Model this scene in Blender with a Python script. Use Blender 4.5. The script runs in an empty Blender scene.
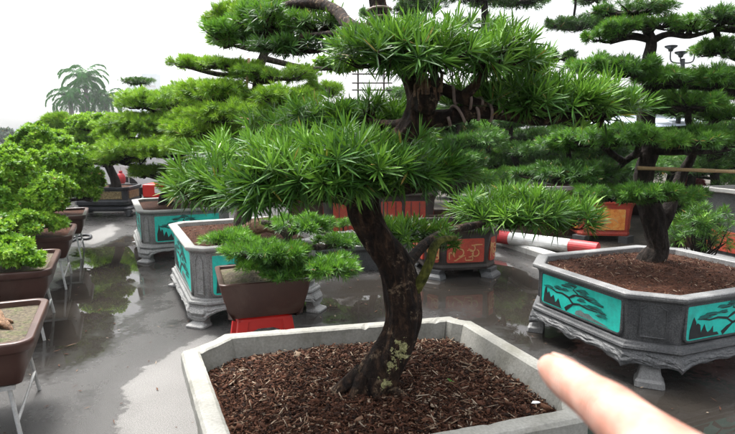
import bpy, bmesh, math, random
import numpy as np
from mathutils import Vector, Matrix, noise as mnoise

random.seed(7)
RNG = np.random.default_rng(11)
SC = bpy.context.scene
COL = SC.collection
PI = math.pi

# ------------------------------------------------------------------ survey of the place
H = 1.6; FPX = 560.0; CX = 367.5; CY = 217.0; HY = 135.0
TH = math.atan((CY - HY) / FPX)
def ray(px, py):
    xc = (px - CX) / FPX; yc = (py - CY) / FPX
    return (xc, math.cos(TH) - yc * math.sin(TH), -math.sin(TH) - yc * math.cos(TH))
def G(px, py, z=0.0):
    d = ray(px, py); t = (z - H) / d[2]
    return Vector((d[0] * t, d[1] * t, z))
def D(px, py, Y):
    d = ray(px, py); t = Y / d[1]
    return Vector((d[0] * t, Y, H + d[2] * t))

# ------------------------------------------------------------------ object helpers
def link(o):
    COL.objects.link(o); return o
def thing(name, label, cat, loc=(0, 0, 0), rotz=0.0, group=None):
    o = bpy.data.objects.new(name, None); link(o)
    o.location = loc; o.rotation_euler = (0, 0, rotz); o.empty_display_size = 0.1
    return tag(o, label, cat, group)
def tag(o, label=None, cat=None, group=None, kind=None):
    if label: o['label'] = label
    if cat: o['category'] = cat
    if group: o['group'] = group
    if kind: o['kind'] = kind
    return o
def dup(root, loc, rotz, label=None, scale=None):
    r = root.copy(); link(r); r.location = loc; r.rotation_euler = (0, 0, rotz)
    if scale: r.scale = (scale,) * 3 if not isinstance(scale, tuple) else scale
    if label: r['label'] = label
    for ch in list(root.children):
        c = ch.copy(); link(c); c.parent = r
        for g in ch.children:
            d = g.copy(); link(d); d.parent = c
    return r

class MB:
    """collects shapes for one mesh"""
    def __init__(s):
        s.v = []; s.f = []; s.mi = []
    def add(s, vs, fs, m=0):
        o = len(s.v); s.v += [tuple(v) for v in vs]
        for f in fs:
            s.f.append(tuple(i + o for i in f)); s.mi.append(m)
    def box(s, c, size, rot=None, m=0, taper=1.0):
        hx, hy, hz = size[0] / 2, size[1] / 2, size[2] / 2
        vs = []
        for z in (-1, 1):
            k = taper if z > 0 else 1.0
            for x, y in ((-1, -1), (1, -1), (1, 1), (-1, 1)):
                p = Vector((x * hx * k, y * hy * k, z * hz))
                if rot is not None: p = rot @ p
                vs.append(p + Vector(c))
        s.add(vs, [(3, 2, 1, 0), (4, 5, 6, 7), (0, 1, 5, 4), (1, 2, 6, 5), (2, 3, 7, 6), (3, 0, 4, 7)], m)
    def loft(s, loops, cap0=True, cap1=True, m=0):
        n = len(loops[0]); vs = [p for l in loops for p in l]; fs = []
        for i in range(len(loops) - 1):
            for j in range(n):
                a = i * n + j; b = i * n + (j + 1) % n
                fs.append((a, b, b + n, a + n))
        if cap0: fs.append(tuple(range(n - 1, -1, -1)))
        if cap1: fs.append(tuple((len(loops) - 1) * n + j for j in range(n)))
        s.add(vs, fs, m)
    def tube(s, pts, radii, n=8, rough=0.0, seed=0.0, m=0, cap=True, freq=3.0, ridge=5):
        pts = [Vector(p) for p in pts]; loops = []
        up = Vector((0.13, 0.21, 1)).normalized()
        prev = None; dist = 0.0
        for i, p in enumerate(pts):
            t = (pts[min(i + 1, len(pts) - 1)] - pts[max(i - 1, 0)])
            if t.length < 1e-9: t = Vector((0, 0, 1))
            t.normalize()
            if prev is None:
                a = t.cross(Vector((1, 0.2, 0.1)))
                if a.length < .1: a = t.cross(Vector((0, 1, 0)))
                a.normalize()
            else:
                a = prev - t * prev.dot(t); a.normalize()
            b = t.cross(a); prev = a
            if i: dist += (p - pts[i - 1]).length
            r = radii[i] if hasattr(radii, '__len__') else radii
            lp = []
            for k in range(n):
                ph = 2 * PI * k / n; rr = r
                if rough:
                    rr = r * (1 + rough * (0.55 * math.sin(ridge * ph + 2.2 * dist * freq + seed) * math.sin(2.0 * ph + dist * 7 + seed * 2)
                              + 0.9 * mnoise.noise(Vector((math.cos(ph) * 2.2, math.sin(ph) * 2.2, dist * freq * 2 + seed * 9)))
                              + 0.45 * mnoise.noise(Vector((math.cos(ph) * 7, math.sin(ph) * 7, dist * freq * 3 + seed * 5)))))
                lp.append(p + (a * math.cos(ph) + b * math.sin(ph)) * rr)
            loops.append(lp)
        s.loft(loops, cap, cap, m)
    def prism(s, poly, origin, ux, uy, depth, m=0):
        """extrude a 2D polygon; origin + x*ux + y*uy, pushed along ux cross uy"""
        ux = Vector(ux); uy = Vector(uy); nn = ux.cross(uy).normalized(); o = Vector(origin)
        a = [o + ux * x + uy * y for x, y in poly]; b = [p + nn * depth for p in a]
        n = len(poly)
        s.add(a + b, [tuple(range(n - 1, -1, -1)), tuple(range(n, 2 * n))] +
              [(i, (i + 1) % n, n + (i + 1) % n, n + i) for i in range(n)], m)
    def sphere(s, c, r, nu=10, nv=6, m=0, sq=(1, 1, 1), nz=0.0, seed=0):
        c = Vector(c); vs = []; fs = []
        for i in range(nv + 1):
            th = PI * i / nv
            for j in range(nu):
                ph = 2 * PI * j / nu
                d = Vector((math.sin(th) * math.cos(ph), math.sin(th) * math.sin(ph), math.cos(th)))
                k = 1 + (nz * mnoise.noise(d * 1.7 + Vector((seed, seed * .3, 0))) if nz else 0)
                vs.append(c + Vector((d.x * sq[0], d.y * sq[1], d.z * sq[2])) * r * k)
        for i in range(nv):
            for j in range(nu):
                a = i * nu + j; b = i * nu + (j + 1) % nu
                fs.append((a, a + nu, b + nu, b))
        s.add(vs, fs, m)
    def build(s, name, mats, parent=None, smooth=False, bevel=0.0, weld=False):
        me = bpy.data.meshes.new(name)
        me.from_pydata(s.v, [], s.f); 
        if not isinstance(mats, (list, tuple)): mats = [mats]
        for m in mats: me.materials.append(m)
        if len(mats) > 1: me.polygons.foreach_set('material_index', s.mi)
        if smooth: me.polygons.foreach_set('use_smooth', [True] * len(me.polygons))
        me.update()
        o = bpy.data.objects.new(name, me); link(o)
        if parent: o.parent = parent
        if bevel:
            b = o.modifiers.new('bevel', 'BEVEL'); b.width = bevel; b.segments = 2; b.limit_method = 'ANGLE'; b.angle_limit = 0.7
        return o

def catmull(pts, sub=5):
    """pts: list of tuples (any length); smooth resample"""
    P = [np.array(p, float) for p in pts]; out = []
    for i in range(len(P) - 1):
        p0 = P[max(i - 1, 0)]; p1 = P[i]; p2 = P[i + 1]; p3 = P[min(i + 2, len(P) - 1)]
        for k in range(sub):
            t = k / sub
            out.append(0.5 * ((2 * p1) + (-p0 + p2) * t + (2 * p0 - 5 * p1 + 4 * p2 - p3) * t * t + (-p0 + 3 * p1 - 3 * p2 + p3) * t ** 3))
    out.append(P[-1]); return out

def offset_poly(P, o):
    n = len(P); out = []
    for i in range(n):
        a, b, c = Vector(P[i - 1]), Vector(P[i]), Vector(P[(i + 1) % n])
        e1 = (b - a).normalized(); e2 = (c - b).normalized()
        n1 = Vector((e1.y, -e1.x)); n2 = Vector((e2.y, -e2.x))
        k = n1 + n2; d = k.dot(n1)
        out.append(tuple(b + k * (o / max(d, .3))))
    return out
def octagon(hx, hy, c):
    return [(hx, -hy + c), (hx, hy - c), (hx - c, hy), (-hx + c, hy), (-hx, hy - c), (-hx, -hy + c), (-hx + c, -hy), (hx - c, -hy)]
def roundrect(hx, hy, r, n=5):
    out = []
    for cx, cy, a0 in ((hx - r, -hy + r, -90), (hx - r, hy - r, 0), (-hx + r, hy - r, 90), (-hx + r, -hy + r, 180)):
        for k in range(n + 1):
            a = math.radians(a0 + 90 * k / n); out.append((cx + r * math.cos(a), cy + r * math.sin(a)))
    return out
def lift(P, z): return [Vector((x, y, z)) for x, y in P]
def densify(P, step):
    out = []; n = len(P)
    for i in range(n):
        a = Vector(P[i]); b = Vector(P[(i + 1) % n]); k = max(1, round((b - a).length / step))
        for j in range(k): out.append((tuple(a.lerp(b, j / k)), i, j / k))
    return out

# ------------------------------------------------------------------ materials
def newmat(name):
    m = bpy.data.materials.new(name); m.use_nodes = True
    nt = m.node_tree; nt.nodes.clear()
    out = nt.nodes.new('ShaderNodeOutputMaterial'); bs = nt.nodes.new('ShaderNodeBsdfPrincipled')
    nt.links.new(bs.outputs[0], out.inputs[0])
    return m, nt, bs, out
def N(nt, t, **kw):
    n = nt.nodes.new(t)
    for k, v in kw.items(): setattr(n, k, v)
    return n
def ramp(nt, fac, stops):
    r = nt.nodes.new('ShaderNodeValToRGB'); e = r.color_ramp.elements
    while len(e) > len(stops): e.remove(e[-1])
    while len(e) < len(stops): e.new(0.5)
    for i, (p, c) in enumerate(stops):
        e[i].position = p; e[i].color = (c[0], c[1], c[2], 1) if hasattr(c, '__len__') else (c, c, c, 1)
    nt.links.new(fac, r.inputs[0]); return r
def noise_tex(nt, scale, detail=4, rough=.55, vec=None, dist=0.0):
    n = nt.nodes.new('ShaderNodeTexNoise'); n.inputs['Scale'].default_value = scale
    n.inputs['Detail'].default_value = detail; n.inputs['Roughness'].default_value = rough; n.inputs['Distortion'].default_value = dist
    if vec is not None: nt.links.new(vec, n.inputs['Vector'])
    return n
def mixc(nt, fac, a, b, mode='MIX'):
    m = nt.nodes.new('ShaderNodeMix'); m.data_type = 'RGBA'; m.blend_type = mode
    for sock, v in ((m.inputs[0], fac), (m.inputs[6], a), (m.inputs[7], b)):
        if isinstance(v, (int, float)): sock.default_value = v
        elif isinstance(v, tuple): sock.default_value = (v[0], v[1], v[2], 1)
        else: nt.links.new(v, sock)
    return m.outputs[2]
def bump(nt, bs, h, strength=.3, dist=.01):
    b = nt.nodes.new('ShaderNodeBump'); b.inputs['Strength'].default_value = strength; b.inputs['Distance'].default_value = dist
    nt.links.new(h, b.inputs['Height']); nt.links.new(b.outputs[0], bs.inputs['Normal'])
def surf(name, c1, c2, c3=None, scale=6, speck=0, rough=(.5, .8), bumps=(.3, .006), fine=90, spec=.5, stain=None):
    """general weathered surface: two broad tones, optional fine speckle, optional stain colour"""
    m, nt, bs, out = newmat(name)
    tc = N(nt, 'ShaderNodeTexCoord').outputs['Object']
    a = noise_tex(nt, scale, 6, .6, tc); f = noise_tex(nt, fine, 3, .6, tc)
    r = ramp(nt, a.outputs[0], [(.32, c1), (.68, c2)] if c3 is None else [(.3, c1), (.5, c2), (.72, c3)])
    col = r.outputs[0]
    if speck:
        sp = ramp(nt, f.outputs[0], [(.35, 0.0), (.5, .5), (.66, 1.0)])
        col = mixc(nt, speck, col, sp.outputs[0], 'OVERLAY')
    if stain:
        s = noise_tex(nt, scale * .6, 8, .7, tc, .6); sr = ramp(nt, s.outputs[0], [(.5, 0.0), (.68, 1.0)])
        k = nt.nodes.new('ShaderNodeMath'); k.operation = 'MULTIPLY'; nt.links.new(sr.outputs[0], k.inputs[0]); k.inputs[1].default_value = stain[1]
        col = mixc(nt, k.outputs[0], col, stain[0])
    nt.links.new(col, bs.inputs['Base Color'])
    rr = ramp(nt, a.outputs[0], [(.3, rough[0]), (.7, rough[1])]); nt.links.new(rr.outputs[0], bs.inputs['Roughness'])
    bs.inputs['Specular IOR Level'].default_value = spec
    ad = nt.nodes.new('ShaderNodeMath'); ad.operation = 'ADD'; nt.links.new(a.outputs[0], ad.inputs[0]); nt.links.new(f.outputs[0], ad.inputs[1])
    bump(nt, bs, ad.outputs[0], *bumps)
    return m
def leafmat(name, dark, mid, bright, trans=.25, rough=.42, spec=.45):
    m, nt, bs, out = newmat(name)
    at = N(nt, 'ShaderNodeAttribute', attribute_name='tint')
    r = ramp(nt, at.outputs['Fac'], [(0, dark), (.48, mid), (.93, bright), (.965, (.38, .27, .06)), (1, (.22, .12, .04))])
    nt.links.new(r.outputs[0], bs.inputs['Base Color'])
    bs.inputs['Roughness'].default_value = rough; bs.inputs['Specular IOR Level'].default_value = spec
    tr = N(nt, 'ShaderNodeBsdfTranslucent')
    tcol = mixc(nt, .5, r.outputs[0], (bright[0] * 1.3, bright[1] * 1.35, bright[2] * .7))
    nt.links.new(tcol, tr.inputs[0])
    mx = N(nt, 'ShaderNodeMixShader'); mx.inputs[0].default_value = trans
    nt.links.new(bs.outputs[0], mx.inputs[1]); nt.links.new(tr.outputs[0], mx.inputs[2]); nt.links.new(mx.outputs[0], out.inputs[0])
    return m
def bark(name, c1, c2, c3, sc=(14, 14, 3.5), rough=.9, b=1.0, patch=None):
    m, nt, bs, out = newmat(name)
    tc = N(nt, 'ShaderNodeTexCoord').outputs['Object']
    mp = N(nt, 'ShaderNodeMapping'); mp.inputs['Scale'].default_value = sc; nt.links.new(tc, mp.inputs[0])
    a = noise_tex(nt, 2.2, 8, .65, mp.outputs[0], .8); f = noise_tex(nt, 45, 4, .6, tc)
    r = ramp(nt, a.outputs[0], [(.36, c1), (.52, c2), (.7, c3)])
    col = mixc(nt, .45, r.outputs[0], ramp(nt, f.outputs[0], [(.35, .02), (.65, .9)]).outputs[0], 'OVERLAY')
    if patch:
        g1 = noise_tex(nt, 13, 6, .7, tc, .6); g2 = noise_tex(nt, 70, 4, .7, tc)
        k = N(nt, 'ShaderNodeMath', operation='MULTIPLY'); nt.links.new(ramp(nt, g1.outputs[0], [(.54, 0.0), (.62, 1.0)]).outputs[0], k.inputs[0]); nt.links.new(ramp(nt, g2.outputs[0], [(.45, 0.0), (.58, .8)]).outputs[0], k.inputs[1])
        col = mixc(nt, k.outputs[0], col, patch)
    nt.links.new(col, bs.inputs['Base Color']); bs.inputs['Roughness'].default_value = rough
    bs.inputs['Specular IOR Level'].default_value = .25
    ad = nt.nodes.new('ShaderNodeMath'); ad.operation = 'ADD'; nt.links.new(a.outputs[0], ad.inputs[0]); nt.links.new(f.outputs[0], ad.inputs[1])
    bump(nt, bs, ad.outputs[0], b, .012)
    return m

M = {}
M['granite'] = surf('grey_granite', (.15, .15, .148), (.215, .215, .21), (.27, .268, .26), 5, .42, (.55, .8), (.35, .004), 130, stain=((.11, .11, .10), .5))
M['granite_dark'] = surf('wet_dark_granite', (.048, .050, .053), (.072, .074, .077), (.11, .11, .112), 6, .5, (.35, .65), (.45, .005), 120, stain=((.045, .045, .045), .6))
M['rim_light'] = surf('pale_stone_rim', (.22, .215, .20), (.29, .285, .27), (.34, .33, .31), 7, .15, (.5, .8), (.3, .004), 110, stain=((.2, .195, .18), .5))
M['rim_dark'] = surf('mid_grey_stone_rim', (.12, .122, .122), (.17, .17, .17), (.24, .24, .235), 7, .3, (.4, .7), (.3, .004), 110, stain=((.10, .10, .095), .5))
M['white_stone'] = surf('weathered_white_stone', (.185, .182, .158), (.265, .26, .232), (.32, .315, .288), 5, .14, (.6, .85), (.35, .004), 90, stain=((.12, .115, .085), .75))
M['teal'] = surf('turquoise_paint', (.014, .50, .41), (.03, .70, .585), None, 9, .08, (.35, .6), (.3, .003), 60, stain=((.05, .30, .26), .5))
M['ink'] = surf('black_paint', (.012, .014, .016), (.03, .035, .035), None, 20, 0, (.4, .6), (.1, .002))
M['ink_green'] = surf('dark_teal_paint', (.008, .10, .09), (.014, .19, .165), None, 25, 0, (.4, .6), (.1, .002))
M['ink_grey'] = surf('grey_paint', (.10, .13, .13), (.2, .25, .24), None, 25, 0, (.4, .6), (.1, .002))
M['brown_glaze'] = surf('brown_plastic_glaze', (.045, .018, .013), (.062, .026, .019), (.075, .035, .026), 4, .0, (.26, .42), (.08, .003), 60, stain=((.13, .095, .075), .5))
M['red_plastic'] = surf('red_plastic', (.55, .012, .010), (.62, .02, .015), None, 4, 0, (.3, .45), (.05, .002))
M['soil'] = surf('red_brown_soil', (.026, .010, .006), (.056, .022, .012), (.085, .037, .021), 14, .5, (.85, .95), (.9, .02), 60, .15)
M['soil_dry'] = surf('dry_mossy_soil', (.055, .042, .024), (.10, .08, .048), (.065, .085, .022), 12, .5, (.85, .95), (.9, .02), 60)
M['darkframe'] = surf('dark_brown_frame', (.028, .022, .020), (.05, .038, .034), (.075, .06, .055), 7, .2, (.45, .7), (.3, .004), 80)
M['redpanel'] = surf('red_lacquer_panel', (.34, .035, .022), (.44, .055, .03), (.38, .07, .045), 9, .15, (.5, .75), (.3, .004), 60, stain=((.25, .07, .045), .5))
M['gold'] = surf('faded_gold_paint', (.50, .24, .09), (.60, .34, .15), None, 18, .2, (.4, .6), (.2, .003))
M['orange'] = surf('orange_carved_paint', (.62, .16, .025), (.75, .28, .05), (.70, .40, .12), 16, .2, (.45, .65), (.3, .003))
M['brickpink'] = surf('pale_terracotta', (.40, .19, .13), (.48, .25, .18), None, 6, .2, (.7, .85), (.2, .003))
M['black_glaze'] = surf('black_glaze', (.012, .014, .018), (.025, .027, .032), (.05, .05, .055), 8, .2, (.3, .5), (.3, .004))
M['goldband'] = surf('gold_brown_carving', (.10, .065, .025), (.20, .14, .06), (.34, .27, .14), 30, .3, (.5, .7), (.6, .006))
M['metal'] = surf('galvanised_leg', (.42, .42, .41), (.55, .55, .54), None, 12, .1, (.4, .6), (.1, .002), stain=((.25, .2, .15), .3))
M['rock'] = surf('grey_rock', (.10, .095, .09), (.19, .18, .175), (.28, .27, .26), 9, .4, (.7, .9), (.7, .01), 60)
M['kerb'] = surf('pale_concrete', (.36, .355, .34), (.50, .495, .475), (.56, .55, .53), 4, .25, (.6, .85), (.3, .005), 90, stain=((.2, .19, .17), .5))
M['verge'] = surf('damp_gravel_soil', (.032, .027, .02), (.055, .046, .034), (.10, .085, .065), 9, .6, (.7, .9), (.9, .02), 55)
M['redpaint'] = surf('barrier_red', (.42, .02, .028), (.58, .035, .045), None, 6, 0, (.4, .6), (.1, .003), stain=((.16, .09, .07), .6))
M['whitepaint'] = surf('barrier_white', (.66, .66, .65), (.78, .78, .77), None, 6, 0, (.4, .6), (.1, .003), stain=((.30, .26, .21), .65))
M['carwhite'] = surf('white_car_paint', (.74, .74, .74), (.80, .80, .80), None, 2, 0, (.2, .3), (.0, .001))
M['carglass'] = surf('dark_car_glass', (.012, .015, .018), (.02, .024, .028), None, 2, 0, (.05, .1), (.0, .001))
M['rubber'] = surf('black_rubber', (.015, .015, .015), (.028, .028, .028), None, 10, 0, (.6, .8), (.1, .002))
M['tarp'] = surf('pale_blue_tarpaulin', (.50, .56, .70), (.68, .72, .82), None, 3, 0, (.4, .6), (.4, .02), 12)
M['bamboo'] = surf('dry_bamboo', (.30, .19, .08), (.42, .29, .14), None, 14, .2, (.5, .7), (.2, .003))
M['plaster'] = surf('pale_plaster_wall', (.50, .49, .47), (.60, .59, .57), None, 1.5, .1, (.7, .9), (.1, .003), stain=((.36, .34, .32), .4))
M['rooftile'] = surf('grey_roof', (.20, .19, .18), (.28, .27, .26), None, 3, .2, (.6, .8), (.3, .01))
M['hazed_building'] = surf('haze_whitened_tower', (.72, .78, .80), (.78, .84, .86), None, .2, 0, (.6, .8), (.0, .01))  # whitened base colour, distance haze painted in so walls merge with the sky
M['wire'] = surf('training_wire', (.16, .11, .09), (.26, .19, .165), None, 30, .2, (.5, .7), (.2, .002))
M['lichen'] = surf('yellow_grey_lichen', (.16, .155, .06), (.30, .29, .13), (.40, .39, .22), 45, .4, (.9, .98), (1, .01), 120)
M['torn'] = surf('torn_wood', (.03, .014, .007), (.12, .065, .033), (.26, .17, .10), 28, .3, (.8, .95), (.9, .008), 120)
M['mulch'] = None
M['bark_main'] = bark('dark_red_brown_bark', (.005, .003, .0022), (.017, .009, .0055), (.080, .044, .024), patch=(.19, .135, .085))
M['bark_grey'] = bark('grey_brown_bark', (.02, .015, .012), (.06, .048, .038), (.14, .12, .10))
M['bark_dark'] = bark('near_black_bark', (.007, .005, .004), (.02, .014, .011), (.05, .038, .03))
M['bark_moss'] = bark('mossy_bark', (.03, .035, .008), (.085, .09, .015), (.15, .14, .05))
M['palmtrunk'] = bark('palm_trunk', (.12, .11, .10), (.2, .19, .17), (.28, .27, .25))
M['leaf_strap'] = leafmat('podocarpus_leaf', (.006, .028, .005), (.046, .150, .016), (.22, .42, .055), .15, .46, .32)
M['leaf_fine'] = leafmat('bright_needle_leaf', (.020, .075, .007), (.115, .260, .014), (.29, .48, .04), .25, .5, .35)
M['leaf_mid'] = leafmat('mid_green_needle_leaf', (.012, .052, .009), (.058, .175, .020), (.17, .36, .04), .25, .45, .4)
M['leaf_dark'] = leafmat('dark_green_leaf', (.010, .038, .009), (.036, .110, .018), (.10, .23, .03), .2, .5, .35)
M['leaf_shrub'] = leafmat('yellow_green_shrub_leaf', (.020, .082, .006), (.105, .265, .014), (.28, .46, .045), .28, .5, .35)
M['leaf_palm'] = leafmat('palm_leaf', (.008, .075, .006), (.02, .14, .012), (.05, .21, .025), .2, .5, .35)
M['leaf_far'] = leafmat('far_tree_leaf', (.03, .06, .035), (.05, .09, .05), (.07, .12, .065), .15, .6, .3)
m, nt, bs, out = newmat('wood_chip')
at = N(nt, 'ShaderNodeAttribute', attribute_name='tint')
r = ramp(nt, at.outputs['Fac'], [(0, (.010, .005, .0035)), (.35, (.034, .014, .008)), (.7, (.080, .033, .019)), (.86, (.120, .060, .036)), (.93, (.20, .14, .095)), (1, (.36, .29, .22))])
nt.links.new(r.outputs[0], bs.inputs['Base Color']); bs.inputs['Roughness'].default_value = .9; bs.inputs['Specular IOR Level'].default_value = .15
M['mulch'] = m
m, nt, bs, out = newmat('skin')
tc = N(nt, 'ShaderNodeTexCoord').outputs['Object']
a = noise_tex(nt, 90, 4, .6, tc); f = noise_tex(nt, 900, 3, .6, tc)
nt.links.new(ramp(nt, a.outputs[0], [(.34, (.35, .150, .105)), (.5, (.43, .225, .17)), (.66, (.48, .285, .225))]).outputs[0], bs.inputs['Base Color'])
bs.inputs['Roughness'].default_value = .5; bs.inputs['Subsurface Weight'].default_value = .35
bs.inputs['Subsurface Radius'].default_value = (.006, .002, .001); bs.inputs['Subsurface Scale'].default_value = 1.0
bump(nt, bs, f.outputs[0], .12, .0006); M['skin'] = m
M['nail'] = surf('fingernail', (.50, .29, .23), (.58, .37, .31), None, 60, 0, (.25, .35), (0, .001))

# ------------------------------------------------------------------ leaves
def np_mesh(name, V, quads, tris, tint, mat, parent=None):
    me = bpy.data.meshes.new(name)
    nq, nt_ = len(quads), len(tris)
    me.vertices.add(len(V)); me.vertices.foreach_set('co', np.ascontiguousarray(V, dtype=np.float32).ravel())
    loops = np.concatenate([quads.ravel(), tris.ravel()]).astype(np.int32)
    me.loops.add(len(loops)); me.loops.foreach_set('vertex_index', loops)
    starts = np.concatenate([np.arange(nq) * 4, nq * 4 + np.arange(nt_) * 3]).astype(np.int32)
    me.polygons.add(nq + nt_); me.polygons.foreach_set('loop_start', starts)
    a = me.attributes.new('tint', 'FLOAT', 'FACE'); a.data.foreach_set('value', np.ascontiguousarray(tint, dtype=np.float32))
    me.materials.append(mat); me.update(calc_edges=True); me.validate()
    o = bpy.data.objects.new(name, me); link(o)
    if parent: o.parent = parent
    return o
def unit(a): return a / np.maximum(np.linalg.norm(a, axis=-1, keepdims=True), 1e-9)
def leaf_geo(B, dirv, up, L, W, tint, droop, strap):
    n = len(B); side = np.cross(dirv, up); bad = np.linalg.norm(side, axis=1) < .05
    side[bad] = np.cross(dirv[bad], np.array([1.0, .3, .2])); side = unit(side)
    g = np.array([0, 0, -1.0])
    def at(t): return B + dirv * (L * t)[:, None] + g * (droop * L * t * t)[:, None]
    one = np.ones(n)
    if strap:
        nor = np.cross(side, dirv)
        p0, p1, p2, p3 = at(0 * one), at(.33 * one), at(.72 * one), at(one)
        w = W[:, None] * .5
        c1 = p1 - nor * w * .35; c2 = p2 - nor * w * .3
        V = np.stack([p0, p1 - side * w, c1, p1 + side * w, p2 - side * w * .85, c2, p2 + side * w * .85, p3], 1).reshape(-1, 3)
        i = (np.arange(n) * 8)[:, None]
        Q = np.concatenate([i + np.array([[1, 2, 5, 4]]), i + np.array([[2, 3, 6, 5]])])
        T = np.concatenate([i + np.array([[0, 2, 1]]), i + np.array([[0, 3, 2]]), i + np.array([[4, 5, 7]]), i + np.array([[5, 6, 7]])])
        return V, Q, T, np.concatenate([tint] * 6)
    p0, pm, p1 = at(0 * one), at(.45 * one), at(one); w = W[:, None] * .5
    V = np.stack([p0, pm - side * w, p1, pm + side * w], 1).reshape(-1, 3)
    Q = (np.arange(n) * 4)[:, None] + np.array([[0, 1, 2, 3]])
    return V, Q, np.zeros((0, 3), int), tint
KIND = {  # leaves per shoot, length, width, spread from the shoot's axis (deg), droop, strap, material
    'strap':  (18, .090, .0068, 6, 84, .10, True, 'leaf_strap'),
    'strap2': (16, .080, .0066, 8, 84, .12, True, 'leaf_strap'),
    'fine':   (15, .052, .0058, 8, 72, .08, False, 'leaf_fine'),
    'mid':    (16, .052, .0060, 8, 76, .10, False, 'leaf_mid'),
    'dark':   (15, .062, .0075, 10, 82, .12, False, 'leaf_dark'),
    'shrub':  (11, .034, .0165, 15, 100, .1, False, 'leaf_shrub'),
    'broad':  (12, .055, .0300, 25, 110, .2, False, 'leaf_shrub'),
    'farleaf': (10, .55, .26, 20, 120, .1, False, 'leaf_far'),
}
def shoots(C, A, kind, rng, scale=1.0, bias=0.0, nmul=1.0):
    bias = bias + {'fine': .17, 'shrub': .12, 'mid': .05, 'strap': .02}.get(kind, 0)
    n, L, W, a0, a1, dr, strap, mat = KIND[kind]
    n = max(4, int(n * nmul)); Nn = len(C)
    A = unit(A + rng.normal(0, .12, A.shape))
    p = np.cross(A, np.array([.31, .77, .2])); p = unit(p); q = np.cross(A, p)
    j = np.arange(n)[None, :]
    th = np.radians(a0 + (a1 - a0) * ((j + rng.uniform(0, 1, (Nn, n))) / n) ** .8)
    ph = j * 2.39996 + rng.uniform(0, 6.28, (Nn, 1)) + rng.normal(0, .25, (Nn, n))
    d = A[:, None, :] * np.cos(th)[..., None] + (p[:, None, :] * np.cos(ph)[..., None] + q[:, None, :] * np.sin(ph)[..., None]) * np.sin(th)[..., None]
    size = rng.uniform(.75, 1.2, (Nn, 1)) * scale
    LL = L * size * rng.uniform(.7, 1.1, (Nn, n)); WW = W * size * rng.uniform(.8, 1.15, (Nn, n))
    base = C[:, None, :] - A[:, None, :] * (L * .28 * (j / n))[..., None] * size[..., None]
    young = 1 - j / n
    tint = np.clip(rng.normal(.36, .17, (Nn, 1)) + .34 * (young - .45) + rng.normal(0, .10, (Nn, n)) + bias, 0, 1)
    fq = 6.5 / scale; cl = np.sin(C[:, 0] * fq * 1.3 + 1.1 * np.sin(C[:, 2] * fq)) * np.sin(C[:, 1] * fq + .7) + .6 * np.sin(C[:, 0] * fq * 2.9 + C[:, 1] * fq * 2.3 + C[:, 2] * fq * 3)
    tint = np.clip(tint + .13 * cl[:, None], 0, 1)
    tint = np.where(rng.uniform(0, 1, tint.shape) < .012, rng.uniform(.96, 1, tint.shape), np.minimum(tint, .93))
    up = np.broadcast_to(A[:, None, :], d.shape)
    f = lambda a: a.reshape(-1, *a.shape[2:])
    return leaf_geo(f(base), f(d), f(up).copy(), LL.ravel(), WW.ravel(), tint.ravel(), dr * rng.uniform(.4, 1.5, Nn * n), strap)
def merge(parts):
    V, Q, T, tq, tt = [], [], [], [], []; o = 0
    for v, q, t, ti in parts:
        V.append(v); Q.append(q + o); T.append(t + o); tq.append(ti[:len(q)]); tt.append(ti[len(q):]); o += len(v)
    return np.concatenate(V), np.concatenate(Q), np.concatenate(T), np.concatenate(tq + tt)
def pad_points(c, r, n, rng, under=.14, lumps=None):
    """shoots over a cloud-shaped foliage pad: domed, lumpy, ragged at its rim, thin below"""
    rx, ry, rz = r
    k = (lumps * 2) if lumps else max(9, int(16 * rx / max(rz, .01) * .4))
    lr = np.sqrt(rng.uniform(0, 1, k)) * .9; lp = rng.uniform(0, 6.283, k)
    lx, ly = lr * np.cos(lp), lr * np.sin(lp); ls = rng.uniform(.16, .34, k); lh = rng.uniform(.25, 1.0, k) * (1 - .5 * lr ** 2)
    w = ls ** 1.8; w /= w.sum(); idx = rng.choice(k, n, p=w)
    rr = np.sqrt(rng.uniform(0, 1, n)) * rng.choice([1, 1, 1, 1.35], n); ph = rng.uniform(0, 6.283, n)
    dx, dy = rr * np.cos(ph), rr * np.sin(ph); dz = np.sqrt(np.maximum(0, 1 - np.minimum(rr, 1) ** 2))
    low = rng.uniform(0, 1, n) < under
    z = np.where(low, -.2 * rng.uniform(.0, 1, n), lh[idx] * (.35 + .65 * dz) * rng.uniform(.35, 1.0, n) ** .7 + .10 * rng.normal(size=n))
    X = np.stack([(lx[idx] + dx * ls[idx]) * rx, (ly[idx] + dy * ls[idx]) * ry, z * rz], 1)
    out = np.stack([lx[idx] * .55 + dx * .45, ly[idx] * .55 + dy * .45, np.where(low, .05, .6 + .25 * dz)], 1) + rng.normal(0, .16, (n, 3))
    return np.array(c) + X, unit(out)
def ball_points(c, r, n, rng, lumps=14):
    lumps = int(lumps * 2.2)
    """shoots over a round, lobed shrub crown"""
    ld = unit(rng.normal(size=(lumps, 3))); ld[:, 2] = np.abs(ld[:, 2]) * 1.0 - .25
    ls = rng.uniform(.16, .34, lumps); lk = rng.uniform(.45, .95, lumps)
    idx = rng.integers(0, lumps, n); d = unit(rng.normal(size=(n, 3)))
    d = unit(d + ld[idx] * .7 + np.array([0, 0, .15]))
    q = np.sin(d[:, 0] * 9 + idx) * np.sin(d[:, 1] * 8 + idx * 2.1) * np.sin(d[:, 2] * 9 + idx * .7)
    X = (ld[idx] * lk[idx][:, None] + d * (ls[idx] * (rng.uniform(.45, 1.0, n) ** .6 + .32 * q + np.where(rng.uniform(0, 1, n) < .08, rng.uniform(.05, .35, n), 0)))[:, None]) * np.array(r)
    return np.array(c) + X, unit(d + np.array([0, 0, .35]))

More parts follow.
